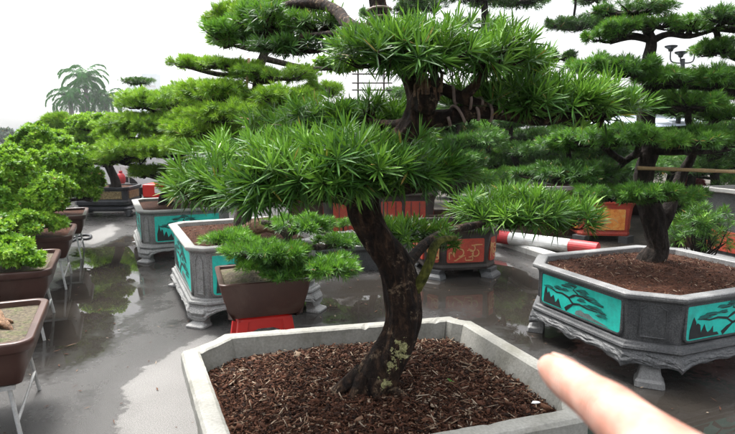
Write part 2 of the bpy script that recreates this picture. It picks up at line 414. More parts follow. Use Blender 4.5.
def make_tree(name, label, cat, base, trunk, barkm, pads, trunk_sub=6, branches=(), group=None, crown_name='foliage_pad', rough=.10, seed=1, sides=16, extra_branch=True, twig=.16):
    """base: world base point; trunk: [(world point, radius)]; pads: dicts c, r, kind, n, scale, bias"""
    rng = np.random.default_rng(seed); base = Vector(base)
    root = thing(name, label, cat, base, 0, group)
    pts = catmull([tuple(Vector(p) - base) + (r,) for p, r in trunk], trunk_sub)
    mb = MB(); mb.tube([p[:3] for p in pts], [p[3] for p in pts], sides, rough, seed * 1.37, freq=3.0)
    mb.build('trunk', barkm, root, smooth=True)
    P = np.array([p[:3] for p in pts])
    for b in branches:
        bp = catmull([tuple(Vector(p) - base) + (r,) for p, r in b], 5)
        mb = MB(); mb.tube([p[:3] for p in bp], [p[3] for p in bp], 10, rough * .9, seed + len(bp)); mb.build('branch', barkm, root, smooth=True)
        P = np.concatenate([P, np.array([p[:3] for p in bp])])
    for pd in pads:
        c = np.array(Vector(pd['c']) - base); r = pd['r']; kind = pd['kind']
        if pd.get('ball'): C, A = ball_points(c, r, pd['n'], rng, pd.get('lumps', 14))
        else: C, A = pad_points(c, r, pd['n'], rng, pd.get('under', .14), pd.get('lumps'))
        V, Q, T, ti = shoots(C, A, kind, rng, pd.get('scale', 1), pd.get('bias', 0), pd.get('nmul', 1))
        np_mesh(pd.get('name', crown_name), V, Q, T, ti, M[KIND[kind][7]], root)
        if extra_branch:
            att = c - np.array([0, 0, r[2] * (.2 if not pd.get('ball') else .5)])
            dd = np.linalg.norm((P - att) * np.array([1, 1, 1.3]), axis=1) + np.where(P[:, 2] > att[2] + .05, .15, 0)
            st = P[np.argmin(dd)]; ln = np.linalg.norm(att - st)
            mb = MB()
            r0 = pd.get('br', max(.006, min(.03, .10 * max(r[0], .06) + .02 * ln)))
            mid = (st + att) / 2 + np.array([rng.normal(0, .06), rng.normal(0, .06), -.06]) * ln
            bp = catmull([tuple(st) + (r0,), tuple(mid) + (r0 * .85,), tuple(att) + (r0 * .6,)], 6)
            mb.tube([p[:3] for p in bp], [p[3] for p in bp], 7, .16, seed)
            sel = rng.choice(len(C), max(4, int(min(len(C) * twig, 34))), replace=False)
            for i in sel:
                e = C[i]; s0 = att + (e - att) * .08 + rng.normal(0, .02, 3) * np.array(r)
                m1 = s0 * .45 + e * .55 + rng.normal(0, .07, 3) * np.array(r) - np.array([0, 0, r[2] * .22])
                mb.tube([s0, s0 * .5 + m1 * .5 - np.array([0, 0, r[2] * .05]), m1, e], [r0 * .5, r0 * .38, r0 * .25, r0 * .10], 4, 0)
            mb.build('branch', barkm, root, smooth=True)
    return root
PADN = {'strap': 1.0, 'strap2': 1.5, 'fine': 2.5, 'mid': 2.1, 'dark': 1.8}
def pp(px, py, Y, rx, ry, kind, n, scale=1.0, bias=0.0, deep=.9, **kw):
    """a foliage pad: middle seen at px,py, Y metres ahead, rx/ry its half sizes"""
    k = Y / FPX * 1.02
    d = dict(c=D(px, py + ry * .35, Y), r=(rx * k, rx * k * deep, ry * 1.25 * k), kind=kind, n=int(n * PADN.get(kind, 1)), scale=scale, bias=bias); d.update(kw); return d

def unrot(p, base, rz):
    d = Vector(p) - Vector(base); c, s = math.cos(-rz), math.sin(-rz)
    return Vector((d.x * c - d.y * s, d.x * s + d.y * c, d.z))

# ------------------------------------------------------------------ sky, sun, camera
w = bpy.data.worlds.new("World"); SC.world = w; w.use_nodes = True
nt = w.node_tree; nt.nodes.clear()
sky = nt.nodes.new('ShaderNodeTexSky'); sky.sky_type = 'NISHITA'; sky.sun_disc = False
SUN_EL, SUN_AZ = 62.0, -38.0      # azimuth clockwise from straight ahead (+Y)
sky.sun_elevation = math.radians(SUN_EL); sky.sun_rotation = math.radians(SUN_AZ)
sky.air_density = 1.0; sky.dust_density = 5.0; sky.ozone_density = .6
hs = nt.nodes.new('ShaderNodeHueSaturation'); hs.inputs['Saturation'].default_value = .18; hs.inputs['Value'].default_value = 1.0
bg = nt.nodes.new('ShaderNodeBackground'); bg.inputs[1].default_value = .15
wo = nt.nodes.new('ShaderNodeOutputWorld')
wtc = nt.nodes.new('ShaderNodeTexCoord'); wsp = nt.nodes.new('ShaderNodeSeparateXYZ'); nt.links.new(wtc.outputs['Generated'], wsp.inputs[0])
ov = ramp(nt, wsp.outputs['Z'], [(0.0, .85), (.06, .72), (.28, .62), (1.0, 1.45)])
nt.links.new(sky.outputs[0], hs.inputs['Color'])
nt.links.new(mixc(nt, 1.0, hs.outputs[0], ov.outputs[0], 'MULTIPLY'), bg.inputs[0]); nt.links.new(bg.outputs[0], wo.inputs[0])
sl = bpy.data.lights.new('sun', 'SUN'); sl.energy = 1.5; sl.angle = math.radians(14); sl.color = (1, .97, .92)
so = bpy.data.objects.new('sun', sl); link(so)
az, el = math.radians(SUN_AZ), math.radians(SUN_EL)
sd = Vector((math.sin(az) * math.cos(el), math.cos(az) * math.cos(el), math.sin(el)))
so.rotation_euler = (-sd).to_track_quat('-Z', 'Y').to_euler(); so.location = sd * 30
cam = bpy.data.cameras.new('camera'); co = bpy.data.objects.new('camera', cam); link(co)
cam.sensor_width = 36; cam.lens = 36 * FPX / 735.0; cam.clip_start = .01; cam.clip_end = 2000
co.location = (0, 0, H); co.rotation_euler = (PI / 2 - TH, 0, 0); SC.camera = co
cam.dof.use_dof = True; cam.dof.focus_distance = 2.6; cam.dof.aperture_fstop = 20
SC.view_settings.view_transform = 'Standard'; SC.view_settings.look = 'None'
SC.view_settings.exposure = 1.65; SC.view_settings.gamma = 1.0; SC.view_settings.use_curve_mapping = False
SC.cycles.max_bounces = 8; SC.cycles.transparent_max_bounces = 8
SC.cycles.use_denoising = True

# ------------------------------------------------------------------ ground
def sd_poly(X, Y, poly):
    P = np.array(poly); n = len(P); d = np.full(X.shape, 1e9); ins = np.zeros(X.shape, bool)
    for i in range(n):
        a, b = P[i], P[(i + 1) % n]; e = b - a; wx, wy = X - a[0], Y - a[1]
        t = np.clip((wx * e[0] + wy * e[1]) / (e @ e), 0, 1)
        d = np.minimum(d, np.hypot(wx - e[0] * t, wy - e[1] * t))
        c = ((a[1] <= Y) & (b[1] > Y)) | ((b[1] <= Y) & (a[1] > Y))
        xi = a[0] + (Y - a[1]) / (e[1] if abs(e[1]) > 1e-9 else 1e-9) * e[0]
        ins ^= c & (X < xi)
    return np.where(ins, -d, d)
def gp(l): return [tuple(G(x, y)[:2]) for x, y in l]
dry = [gp([(207, 333), (188, 343), (162, 357), (142, 371), (121, 390), (127, 412), (113, 440), (100, 520), (330, 520), (330, 420), (260, 355)]),
       gp([(80, 245), (90, 233), (112, 223), (118, 229), (110, 240), (96, 247)]),
       gp([(489, 249), (500, 252), (548, 268), (546, 280), (520, 266), (500, 259), (486, 256)])]
pud = [gp([(92, 247), (120, 240), (140, 250), (134, 268), (127, 290), (112, 302), (92, 292), (84, 272)]),
       gp([(60, 300), (86, 302), (92, 330), (70, 352), (52, 335)]),
       gp([(487, 262), (510, 254), (537, 272), (552, 312), (528, 338), (496, 318), (470, 303), (440, 297), (400, 290), (440, 284), (482, 282)]),
       gp([(330, 300), (345, 286), (400, 280), (410, 292), (380, 310), (340, 318)]),
       gp([(560, 395), (640, 398), (700, 392), (735, 410), (735, 440), (600, 430)])]
xs = np.unique(np.concatenate([np.array([-900, -400, -180, -90, -50, -30, -20, -14, -10]), np.arange(-7, 6.01, .06), np.array([8, 11, 16, 24, 40, 70, 130, 300, 900])]))
ys = np.unique(np.concatenate([np.array([-300, -80, -30, -12, -6, -3, -1.5]), np.arange(-.5, 13.01, .06), np.array([14, 16, 19, 24, 32, 45, 70, 120, 250, 600, 1500])]))
X, Y = np.meshgrid(xs, ys)
wet = np.full(X.shape, .55)
for p in dry: wet = np.minimum(wet, np.clip(.5 + sd_poly(X, Y, p) / .16 * .5, 0, 1) * .55)
for p in pud: wet = np.clip(wet + (1 - np.clip(.5 + sd_poly(X, Y, p) / .5 * .5, 0, 1)) * .45, 0, 1)
V = np.stack([X.ravel(), Y.ravel(), np.zeros(X.size)], 1)
nx, ny = len(xs), len(ys); i = (np.arange(ny - 1)[:, None] * nx + np.arange(nx - 1)[None, :]).ravel()
Q = np.stack([i, i + 1, i + 1 + nx, i + nx], 1)
m, nt, bs, out = newmat('wet_asphalt')
tc = N(nt, 'ShaderNodeTexCoord').outputs['Object']; at = N(nt, 'ShaderNodeAttribute', attribute_name='wet')
n1 = noise_tex(nt, 2.6, 7, .62, tc, .4); n2 = noise_tex(nt, 170, 2, .7, tc); n3 = noise_tex(nt, .7, 5, .6, tc); n4 = noise_tex(nt, 22, 4, .6, tc)
def mth(op, a, b, c=None):
    k = nt.nodes.new('ShaderNodeMath'); k.operation = op
    for q, v in zip(k.inputs, (a, b, c)):
        if v is None: continue
        if isinstance(v, (int, float)): q.default_value = v
        else: nt.links.new(v, q)
    return k.outputs[0]
wv = mth('ADD', at.outputs['Fac'], mth('MULTIPLY', mth('SUBTRACT', n1.outputs[0], .5), .50))
wv = mth('ADD', wv, mth('MULTIPLY', mth('SUBTRACT', n4.outputs[0], .5), .22))
grain = ramp(nt, n2.outputs[0], [(.36, .6), (.5, .95), (.62, 1.25), (.7, 1.9)]).outputs[0]
basec = ramp(nt, wv, [(.14, (.185, .184, .180)), (.24, (.165, .164, .160)), (.29, (.070, .069, .068)), (.62, (.043, .042, .041)), (.80, (.026, .023, .020))]).outputs[0]
tone = ramp(nt, n3.outputs[0], [(.35, (.86, .84, .82)), (.65, (1.12, 1.10, 1.08))]).outputs[0]
col = mixc(nt, 1.0, mixc(nt, .75, basec, grain, 'MULTIPLY'), tone, 'MULTIPLY')
nt.links.new(col, bs.inputs['Base Color'])
rr = ramp(nt, wv, [(.2, .88), (.27, .7), (.32, .40), (.56, .28), (.68, .05), (.74, .012)]).outputs[0]
nt.links.new(rr, bs.inputs['Roughness'])
bs.inputs['IOR'].default_value = 1.33
spl = ramp(nt, wv, [(.2, .25), (.5, .45), (.72, .5)]).outputs[0]; nt.links.new(spl, bs.inputs['Specular IOR Level'])
bst = ramp(nt, wv, [(.2, .3), (.56, .6), (.68, .05), (.73, .0)]).outputs[0]
b = nt.nodes.new('ShaderNodeBump'); b.inputs['Distance'].default_value = .006
nt.links.new(bst, b.inputs['Strength']); nt.links.new(n2.outputs[0], b.inputs['Height']); nt.links.new(b.outputs[0], bs.inputs['Normal'])
g = np_mesh('ground', V, Q, np.zeros((0, 3), int), np.zeros(len(Q)), m)
a = g.data.attributes.new('wet', 'FLOAT', 'POINT'); a.data.foreach_set('value', wet.ravel().astype(np.float32))
tag(g, kind='structure', label='wet grey asphalt ground with puddles and dry patches')

UR = math.radians(25)
# planting verge beyond the kerb, with the kerb in front of it
def ground_sheet(name, poly, z, mat, label):
    mb = MB(); mb.add(lift(poly, z), [tuple(range(len(poly)))]); o = mb.build(name, mat); return tag(o, label, kind='structure')
K0 = G(490, 242); K1 = G(542, 259); kd = (K1 - K0).normalized(); kn = Vector((-kd.y, kd.x, 0))
kA = K0 - kd * 5.0; kB = K0 + kd * 1.75
kC = kB + Vector((4.2, 1.4, 0))
vp = [tuple((kA + kn * .13)[:2]), tuple((kB + kn * .13)[:2]), tuple((kC + Vector((-.04, .125, 0)))[:2]), (16, 8), (22, 30), (2, 30)]
mb = MB(); bpoly = lift(vp, .06); mb.add(bpoly, [tuple(range(len(vp)))])
ve = mb.build('planting_verge', M['verge']); tag(ve, 'damp brown planting verge behind the kerb', kind='structure')
mb = MB()
def kerb_run(a, b, wdt=.12, h=.10):
    d = (b - a).normalized(); nn = Vector((-d.y, d.x, 0)); L = (b - a).length; k = max(1, int(L / .8))
    for q in range(k):
        p0 = a + d * (L * q / k + .004); p1 = a + d * (L * (q + 1) / k - .004)
        mb.loft([[p + nn * x + Vector((0, 0, z)) for x, z in ((0, 0), (wdt, 0), (wdt, h), (.03, h), (0, h - .03))] for p in (p0, p1)])
kerb_run(kA, kB); kerb_run(kB + Vector((.02, .0, 0)), kC)
ko = mb.build('kerb', M['kerb']); tag(ko, 'pale concrete kerb edging the planting verge', kind='structure')

rng = np.random.default_rng(77); n = 900
fx = rng.uniform(-4.5, 4.5, n); fy = rng.uniform(1.2, 9, n); ya = rng.uniform(0, 6.28, n)
Vv, Qq, Tt, tin = leaf_geo(np.stack([fx, fy, np.full(n, .007)], 1), np.stack([np.cos(ya), np.sin(ya), rng.uniform(-.05, .2, n)], 1), np.tile([[0, 0, 1.0]], (n, 1)), rng.gamma(3, .010, n) + .008, rng.uniform(.004, .012, n), rng.uniform(.55, 1, n), np.zeros(n), False)
fl_ = np_mesh('fallen_leaves', Vv, Qq, Tt, tin, M['mulch']); tag(fl_, 'dry fallen leaf bits scattered over the wet ground', 'fallen leaves', kind='stuff')

# ------------------------------------------------------------------ soil and mulch
def soil_bed(parent, poly, z, mat, mound=.03, step=.05, seed=0, name='soil'):
    """domed, crumbly soil surface filling a planter"""
    P = np.array(poly); x0, y0 = P.min(0); x1, y1 = P.max(0)
    loop = [p for p, _, _ in densify(poly, step)]
    c = np.array(loop).mean(0); mb = MB(); loops = []
    K = 14
    for k in range(K + 1):
        f = 1 - k / K * .98; lp = []
        for q in loop:
            x, y = c + (np.array(q) - c) * f
            n = mnoise.noise(Vector((x * 9, y * 9, seed))) * .010 + mnoise.noise(Vector((x * 28, y * 28, seed))) * .007
            lp.append(Vector((x, y, z + (n + mound * (1 - f ** 2)) * min(1, (1 - f) * 6 + .0))))
        loops.append(lp)
    mb.loft(loops, False, True)
    return mb.build(name, mat, parent, smooth=True)
def mulch(parent, poly, z, n, seed, mound=.03, size=1.0, pale=.12, name='mulch'):
    rng = np.random.default_rng(seed); P = np.array(poly); c = P.mean(0)
    pts = rng.uniform(P.min(0), P.max(0), (n * 2, 2)); s = sd_poly(pts[:, 0], pts[:, 1], poly); pts = pts[s < -.012][:n]; n = len(pts)
    R = np.abs(P - c).max(); f = np.clip(np.linalg.norm(pts - c, axis=1) / R, 0, 1)
    zz = z + mound * (1 - f ** 2) + rng.uniform(-.003, .013, n)
    dens = np.sin(pts[:, 0] * 11 + seed) * np.sin(pts[:, 1] * 9) + np.sin(pts[:, 0] * 23 + pts[:, 1] * 17)
    sliver = rng.uniform(0, 1, n) < .09 + .05 * dens
    L = np.where(sliver, rng.uniform(.02, .065, n), rng.gamma(1.8, .0036, n) + .0035) * size
    Wd = np.where(sliver, rng.uniform(.0025, .005, n), L * rng.uniform(.28, .75, n)) * 1.0; T = np.where(sliver, .002, L * rng.uniform(.10, .28, n))
    yaw = rng.uniform(0, 6.28, n); tilt = rng.normal(0, .35, n); roll = rng.normal(0, .4, n)
    ex = np.stack([np.cos(yaw) * np.cos(tilt), np.sin(yaw) * np.cos(tilt), np.sin(tilt)], 1)
    ey = unit(np.cross(np.array([0, 0, 1.0]), ex) + np.array([0, 0, 1.0]) * np.tan(roll)[:, None] * .6); ez = np.cross(ex, ey)
    cen = np.stack([pts[:, 0], pts[:, 1], zz], 1)
    jit = lambda: rng.uniform(.7, 1.15, (n, 1))
    cs = []
    for sz in (-1, 1):
        for sx, sy in ((-1, -1), (1, -1), (1, 1), (-1, 1)):
            cs.append(cen + ex * (L * .5)[:, None] * sx * jit() + ey * (Wd * .5)[:, None] * sy * jit() + ez * (T * .5)[:, None] * sz)
    V = np.stack(cs, 1).reshape(-1, 3); i = (np.arange(n) * 8)[:, None]
    Q = np.concatenate([i + np.array([q]) for q in ((4, 5, 6, 7), (0, 1, 5, 4), (1, 2, 6, 5), (2, 3, 7, 6), (3, 0, 4, 7))])
    t = np.where(sliver & (rng.uniform(0, 1, n) < .5), rng.uniform(.86, 1, n), np.where(rng.uniform(0, 1, n) < pale * .3, rng.uniform(.88, .97, n), rng.uniform(0, .86, n)))
    o = np_mesh(name, V, Q, np.zeros((0, 3), int), np.concatenate([t] * 5), M['mulch'], parent)
    o['kind'] = 'stuff'; return o

# ------------------------------------------------------------------ the near white stone planter
MP = [(-.46, 1.56), (-.31, 1.49), (.77, 1.845), (.865, 2.075), (.555, 2.875), (.455, 2.955), (-.715, 2.68), (-.85, 2.45)]
def notch(P, idx, d=.03):
    """bend a corner cut inward so it reads as a stepped concave corner"""
    out = []
    for i, p in enumerate(P):
        out.append(p)
        if i in idx:
            a = Vector(p); b = Vector(P[(i + 1) % len(P)]); e = b - a; nrm = Vector((e.y, -e.x)).normalized()
            for t, k in ((.22, .75), (.5, 1.0), (.78, .75)): out.append(tuple(a + e * t - nrm * d * k))
    return out
MC = Vector((.02, 2.2, 0))
poly = [(x - MC.x, y - MC.y) for x, y in MP]
polyn = notch(poly, (0, 2, 4, 6), .016)
mp = thing('stone_planter', 'large weathered white stone planter with notched corners nearest the camera', 'planter', MC)
mb = MB()
prof = [(-.06, .0), (-.05, .10), (-.045, .46), (-.03, .49), (0, .52), (.006, .54), (.006, .605), (-.004, .618), (-.014, .622), (-.062, .622), (-.074, .616), (-.10, .52), (-.10, .46)]
def chipped(o, z, k):
    out = []
    for q, _, _ in densify(offset_poly(polyn, o), .022):
        w_ = .0018 if z > .5 else .0015; x, y = q
        ch = max(0, mnoise.noise(Vector((x * 16, y * 16, 2))) - .44) * (.04 if .59 < z else 0)
        out.append(Vector((x + w_ * mnoise.noise(Vector((x * 30, y * 30, k))), y + w_ * mnoise.noise(Vector((x * 30, y * 30, k + 9))), z - ch + w_ * .8 * mnoise.noise(Vector((x * 24, y * 24, 5))))))
    return out
n_ref = None; loops = []
for k, (o, z) in enumerate(prof):
    loops.append(chipped(o, z, k * .3))
nmin = len(densify(offset_poly(polyn, 0), .022))
if len({len(l) for l in loops}) > 1:      # keep one point count: spread every ring like the first
    base_d = densify(offset_poly(polyn, 0), .022); loops = []
    for k, (o, z) in enumerate(prof):
        Po = offset_poly(polyn, o); lp = []
        for (_, i_, f_) in base_d:
            q = Vector(Po[i_]).lerp(Vector(Po[(i_ + 1) % len(Po)]), f_); x, y = q; w_ = .0018 if z > .5 else .0015
            ch = max(0, mnoise.noise(Vector((x * 16, y * 16, 2))) - .44) * (.04 if .59 < z else 0)
            lp.append(Vector((x + w_ * mnoise.noise(Vector((x * 30, y * 30, k * .3))), y + w_ * mnoise.noise(Vector((x * 30, y * 30, k * .3 + 9))), z - ch + w_ * .8 * mnoise.noise(Vector((x * 24, y * 24, 5))))))
        loops.append(lp)
mb.loft(loops, True, False)
mb.build('body', M['white_stone'], mp)
inner = offset_poly(poly, -.098)
soil_bed(mp, inner, .515, M['soil'], .045, .05, 3)
mulch(mp, inner, .517, 26000, 21, .045)

# ------------------------------------------------------------------ painted panels and the turquoise planters
def blob(cx, cy, rx, ry, n=14, seed=0, wob=.18):
    r = random.Random(seed)
    ph = r.uniform(0, 6)
    return [(cx + rx * math.cos(a) * (1 + wob * math.sin(3 * a + ph) * .6 + r.uniform(-wob, wob) * .4), cy + ry * math.sin(a) * (1 + r.uniform(-wob, wob) * .6)) for a in [2 * PI * k / n for k in range(n)]]
def ribbon(pts, ws):
    L, R = [], []
    for i, p in enumerate(pts):
        a = Vector(pts[max(i - 1, 0)]); b = Vector(pts[min(i + 1, len(pts) - 1)]); t = (b - a).normalized(); n = Vector((-t.y, t.x))
        L.append(tuple(Vector(p) + n * ws[i])); R.append(tuple(Vector(p) - n * ws[i]))
    return R + L[::-1]
def panel(parent, o, ux, w, h, seed):
    """rounded turquoise panel with a stone moulding and an ink painting of a pine and rocks"""
    uy = Vector((0, 0, 1)); ux = Vector(ux).normalized(); nn = ux.cross(uy).normalized(); o = Vector(o)
    pb = MB(); pb.prism(roundrect(w / 2, h / 2, min(.03, h * .12), 3), o - nn * .01, ux, uy, .014)
    p = pb.build('painted_panel', M['teal'], parent)
    r = random.Random(seed)
    ink, gr, gy = MB(), MB(), MB()
    base = o + nn * .0048
    S = lambda l: [(x * w, y * h) for x, y in l]
    fl = 1
    tx = -.16 * fl
    tr = [(tx, -.44), (tx + .05 * fl, -.30), (tx + .10 * fl, -.18), (tx + .04 * fl, -.04), (tx + .10 * fl, .08), (tx + .16 * fl, .16), (tx + .09 * fl, .26), (tx + .12 * fl, .36)]
    ink.prism(ribbon(S(tr), [.065 * h, .055 * h, .05 * h, .045 * h, .042 * h, .034 * h, .024 * h, .012 * h]), base, ux, uy, .0016)
    for pts in ([(tx + .04 * fl, -.03), (tx - .05 * fl, .03), (tx - .13 * fl, .0), (tx - .2 * fl, .05)], [(tx + .14 * fl, .13), (tx + .22 * fl, .15), (tx + .28 * fl, .10), (tx + .36 * fl, .07)], [(tx + .09 * fl, -.19), (tx + .18 * fl, -.12), (tx + .28 * fl, -.16), (tx + .4 * fl, -.15)]):
        ink.prism(ribbon(S(pts), [.036 * h, .030 * h, .022 * h, .012 * h]), base + nn * .0004, ux, uy, .0016)
    q = 0
    for cx, cy, rx, ry in ((tx + .10 * fl, .39, .085, .05), (tx - .01 * fl, .31, .08, .05), (tx + .20 * fl, .30, .085, .05), (tx - .12 * fl, .15, .08, .05), (tx - .21 * fl, .08, .075, .045), (tx - .03 * fl, .17, .06, .04),
                           (tx + .32 * fl, .17, .085, .05), (tx + .40 * fl, .09, .075, .045), (tx + .25 * fl, .22, .06, .04), (tx + .36 * fl, -.06, .08, .045), (tx + .45 * fl, -.11, .075, .045), (tx + .30 * fl, -.08, .06, .04), (tx + .44 * fl, -.22, .07, .04), (tx + .22 * fl, .02, .06, .04)):
        x = max(-.41, min(.41, cx + r.uniform(-.012, .012))); q += 1
        for e_ in range(3):
            (ink if e_ == 2 else gr).prism(blob((x + r.uniform(-.03, .03)) * w, (cy + (.028, 0, -.026)[e_] + r.uniform(-.008, .008)) * h, rx * w * (.62, .9, .55)[e_], ry * h * (.8, .75, .36)[e_], 20, seed * 31 + q * 3 + e_, .34), base + nn * (.0008 + q * .0001 + e_ * .0002), ux, uy, .0012)
    rk = [(-.47, -.46), (-.466, -.2), (-.45, .02), (-.437, .13), (-.42, .0), (-.41, -.12), (-.396, -.02), (-.38, -.10), (-.365, -.28), (-.345, -.2), (-.33, -.11), (-.315, -.24), (-.30, -.34), (-.275, -.28), (-.255, -.21), (-.24, -.33), (-.21, -.42), (-.19, -.46)]
    rk = [(a + (r.uniform(-.006, .006) if 0 < i_ < len(rk) - 1 else 0), b + (r.uniform(-.05, .05) if 0 < i_ < len(rk) - 1 else 0)) for i_, (a, b) in enumerate(rk)]
    ink.prism(S(rk)[::-1], base + nn * .0006, ux, uy, .0016)
    gy.prism(S([(-.03, -.47), (-.02, -.36), (.04, -.28), (.09, -.33), (.14, -.30), (.2, -.38), (.3, -.42), (.38, -.47)]), base + nn * .0002, ux, uy, .0014)
    ink.build('painted_pine', M['ink'], p); gr.build('painted_foliage', M['ink_green'], p); gy.build('painted_rocks', M['ink_grey'], p)
    fr = MB(); outer = roundrect(w / 2 + .016, h / 2 + .016, min(.03, h * .12) + .016, 3); inn = roundrect(w / 2 + .001, h / 2 + .001, min(.03, h * .12), 3)
    loops = []
    for pl, dd in ((outer, -.008), (outer, .005), (offset_poly(outer, -.006), .009), (inn, .009), (inn, -.008)):
        loops.append([o + ux * x + uy * y + nn * dd for x, y in pl])
    fr.loft(loops, False, False)
    return p, fr
def turquoise_planter(label, loc, rz, hx, hy, c, zr, zb, stone, rimm, soilm, seed, foot='flare', group=None, chips=2500, ao=.03):
    t = thing('painted_planter', label, 'planter', loc, rz, group)
    P = octagon(hx - .04, hy - .04, c)
    body = MB()
    prof = [(-.025, zb), (-.022, zb + .02), (-.004, zr - .06), (.006, zr - .045), (.01, zr - .038)]
    body.loft([lift(offset_poly(P, o), z) for o, z in prof], False, False)
    body.build('body', stone, t)
    rim = MB()
    prof = [(.008, zr - .042), (.034, zr - .034), (.042, zr - .02), (.042, zr - .006), (.036, zr), (-.038, zr), (-.046, zr - .006), (-.062, zr - .10)]
    rim.loft([lift(offset_poly(P, o), z) for o, z in prof], False, False)
    rim.build('rim', rimm, t)
    # base slab with stepped mouldings and a carved, scalloped apron
    fb = MB()
    prof = [(-.06, zb + .004), (-.01, zb + .004), (.006, zb - .002), (.012, zb - .016), (.03, zb - .022), (.034, zb - .036), (.02, zb - .05)]
    D0 = densify(P, .012)
    def ring(o, zf, relief=0.0, k=0):
        Po = offset_poly(P, o); out = []
        for (pt, i, f) in D0:
            a = Vector(Po[i]); b_ = Vector(Po[(i + 1) % 8]); q = a.lerp(b_, f)
            L = (Vector(P[(i + 1) % 8]) - Vector(P[i])).length
            e = (b_ - a).normalized(); nr = Vector((e.y, -e.x))
            s = f * L
            if relief:
                rv = relief * (.9 * math.copysign(abs(mnoise.noise(Vector((q.x * 17, q.y * 17, k * .62)))) ** .6, mnoise.noise(Vector((q.x * 17, q.y * 17, k * .62)))) + .6 * mnoise.noise(Vector((q.x * 48, q.y * 48, k * 1.4))))
                q = q + nr * rv
            out.append(Vector((q.x, q.y, zf(f, L, i) if callable(zf) else zf)))
        return out
    loops = [ring(o, z) for o, z in prof]
    zl = .11 if foot == 'flare' else .085
    def low(f, L, i):
        if L < .3: return zl - .015 - .02 * math.sin(PI * f)
        e = min(f, 1 - f) * L
        return zl + .045 * min(1, e / .16) ** .7 + .012 * abs(math.sin(f * L * 16)) - .03 * math.exp(-((f - .5) * L / .06) ** 2)
    H0 = zb - .05
    for k in range(1, 13):
        fk = k / 12
        oo = .02 + ao * math.sin(fk * PI * .62) ** 1.0
        loops.append(ring(oo, (lambda fk: lambda f, L, i: H0 + (low(f, L, i) - H0) * fk)(fk), .0065 if k < 11 else .001, k * 7 / 12))
    loops.append(ring(ao * .4, lambda f, L, i: low(f, L, i) + .004))
    loops.append(ring(-.06, lambda f, L, i: low(f, L, i) + .02))
    loops.append(ring(-.07, zb + .004))
    fb.loft(loops, False, False)
    fb.build('carved_base', stone, t, smooth=False)
    # four feet under the cut corners
    for sx, sy in ((1, -1), (1, 1), (-1, 1), (-1, -1)):
        cx, cy = sx * (hx - .04 - c / 2), sy * (hy - .04 - c / 2); dirv = Vector((sx, sy, 0)).normalized(); tan = Vector((-dirv.y, dirv.x, 0))
        ft = MB()
        if foot == 'flare': pr = [(.145, .055, .04, -.01), (.10, .062, .046, .0), (.05, .074, .055, .012), (.035, .086, .062, .02), (.0, .090, .066, .026)]
        else: pr = [(.16, .085, .05, -.005), (.12, .075, .05, .02), (.085, .062, .045, .012), (.055, .058, .042, .0), (.035, .066, .052, .02), (.02, .088, .068, .045), (.0, .090, .068, .045)]
        loops = []
        for z, wt, wd, off in pr:
            cc = Vector((cx, cy, z)) + dirv * (off - .01)
            loops.append([cc + tan * a * wt + dirv * b_ * wd for a, b_ in ((-1, -1), (1, -1), (1, .8), (.8, 1), (-.8, 1), (-1, .8))])
        ft.loft(loops[::-1])
        ft.build('foot', rimm if foot == 'flare' else stone, t, bevel=.004)
    # panels on the four long sides, tablets on the cut corners
    tr = MB()
    ph = zr - zb - .092; zc = (zr - .05 + zb + .02) / 2
    for k, (nx_, ny_, hl, hd) in enumerate(((0, -1, hx, hy), (-1, 0, hy, hx), (0, 1, hx, hy), (1, 0, hy, hx))):
        n = Vector((nx_, ny_, 0)); ux = Vector((-ny_, nx_, 0)); wid = 2 * (hl - .04 - c) - .05
        o = n * (hd - .04 - .009) + Vector((0, 0, zc))
        _, fr = panel(t, o, ux, wid - .05, ph, seed + k)
        off = len(tr.v); tr.v += fr.v; tr.f += [tuple(i + off for i in f) for f in fr.f]; tr.mi += fr.mi
    for sx, sy in ((1, -1), (1, 1), (-1, 1), (-1, -1)):
        dirv = Vector((sx, sy, 0)).normalized(); ux = Vector((-dirv.y, dirv.x, 0)); o = Vector((sx * (hx - .04 - c / 2), sy * (hy - .04 - c / 2), zc)) - dirv * .009
        wq = c * 1.414 * .5; hq = ph * .95
        sh = [(-wq / 2, -hq / 2), (wq / 2, -hq / 2), (wq / 2, hq * .36), (wq * .36, hq * .40), (wq * .22, hq / 2), (-wq * .22, hq / 2), (-wq * .36, hq * .40), (-wq / 2, hq * .36)]
        tr.loft([[o + ux * x + Vector((0, 0, y)) + dirv * d for x, y in q] for q, d in ((sh, -.01), (sh, .008), (offset_poly(sh, -.006), .010), (offset_poly(sh, -.010), .004))], False, True)
    tr.build('moulding', stone, t)
    inn = offset_poly(P, -.05)
    soil_bed(t, inn, zr - .045, soilm, .04, .07, seed)
    if chips: mulch(t, inn, zr - .043, chips, seed + 5, .04, .75, .05)
    return t
G3 = 'turquoise painted stone planters'
def placed(corner, hx, hy, rz):
    u = Vector((math.cos(rz), math.sin(rz), 0)); v = Vector((-u.y, u.x, 0)); return Vector(corner) + u * hx + v * hy
R2 = math.radians(22)
PR = placed((1.743, 3.244, 0), .80, .705, R2)
turquoise_planter('dark grey stone planter with turquoise pine panels beside the pointing finger', PR, R2, .80, .705, .223, .60, .27, M['granite_dark'], M['rim_dark'], M['soil'], 3, 'flare', G3, 7000)
P1 = placed((-1.46, 4.45, 0), .60, .80, UR)
turquoise_planter('pale granite planter with turquoise panels standing behind the small brown pot', P1, UR, .60, .80, .11, .68, .23, M['granite'], M['rim_light'], M['soil'], 8, 'scroll', G3, 1500)
P2 = placed((-2.85, 6.86, 0), .60, .80, UR)
turquoise_planter('granite planter with turquoise panels farther back along the wet path near the red box', P2, UR, .60, .80, .11, .66, .22, M['granite'], M['rim_light'], M['soil'], 13, 'scroll', G3, 0)

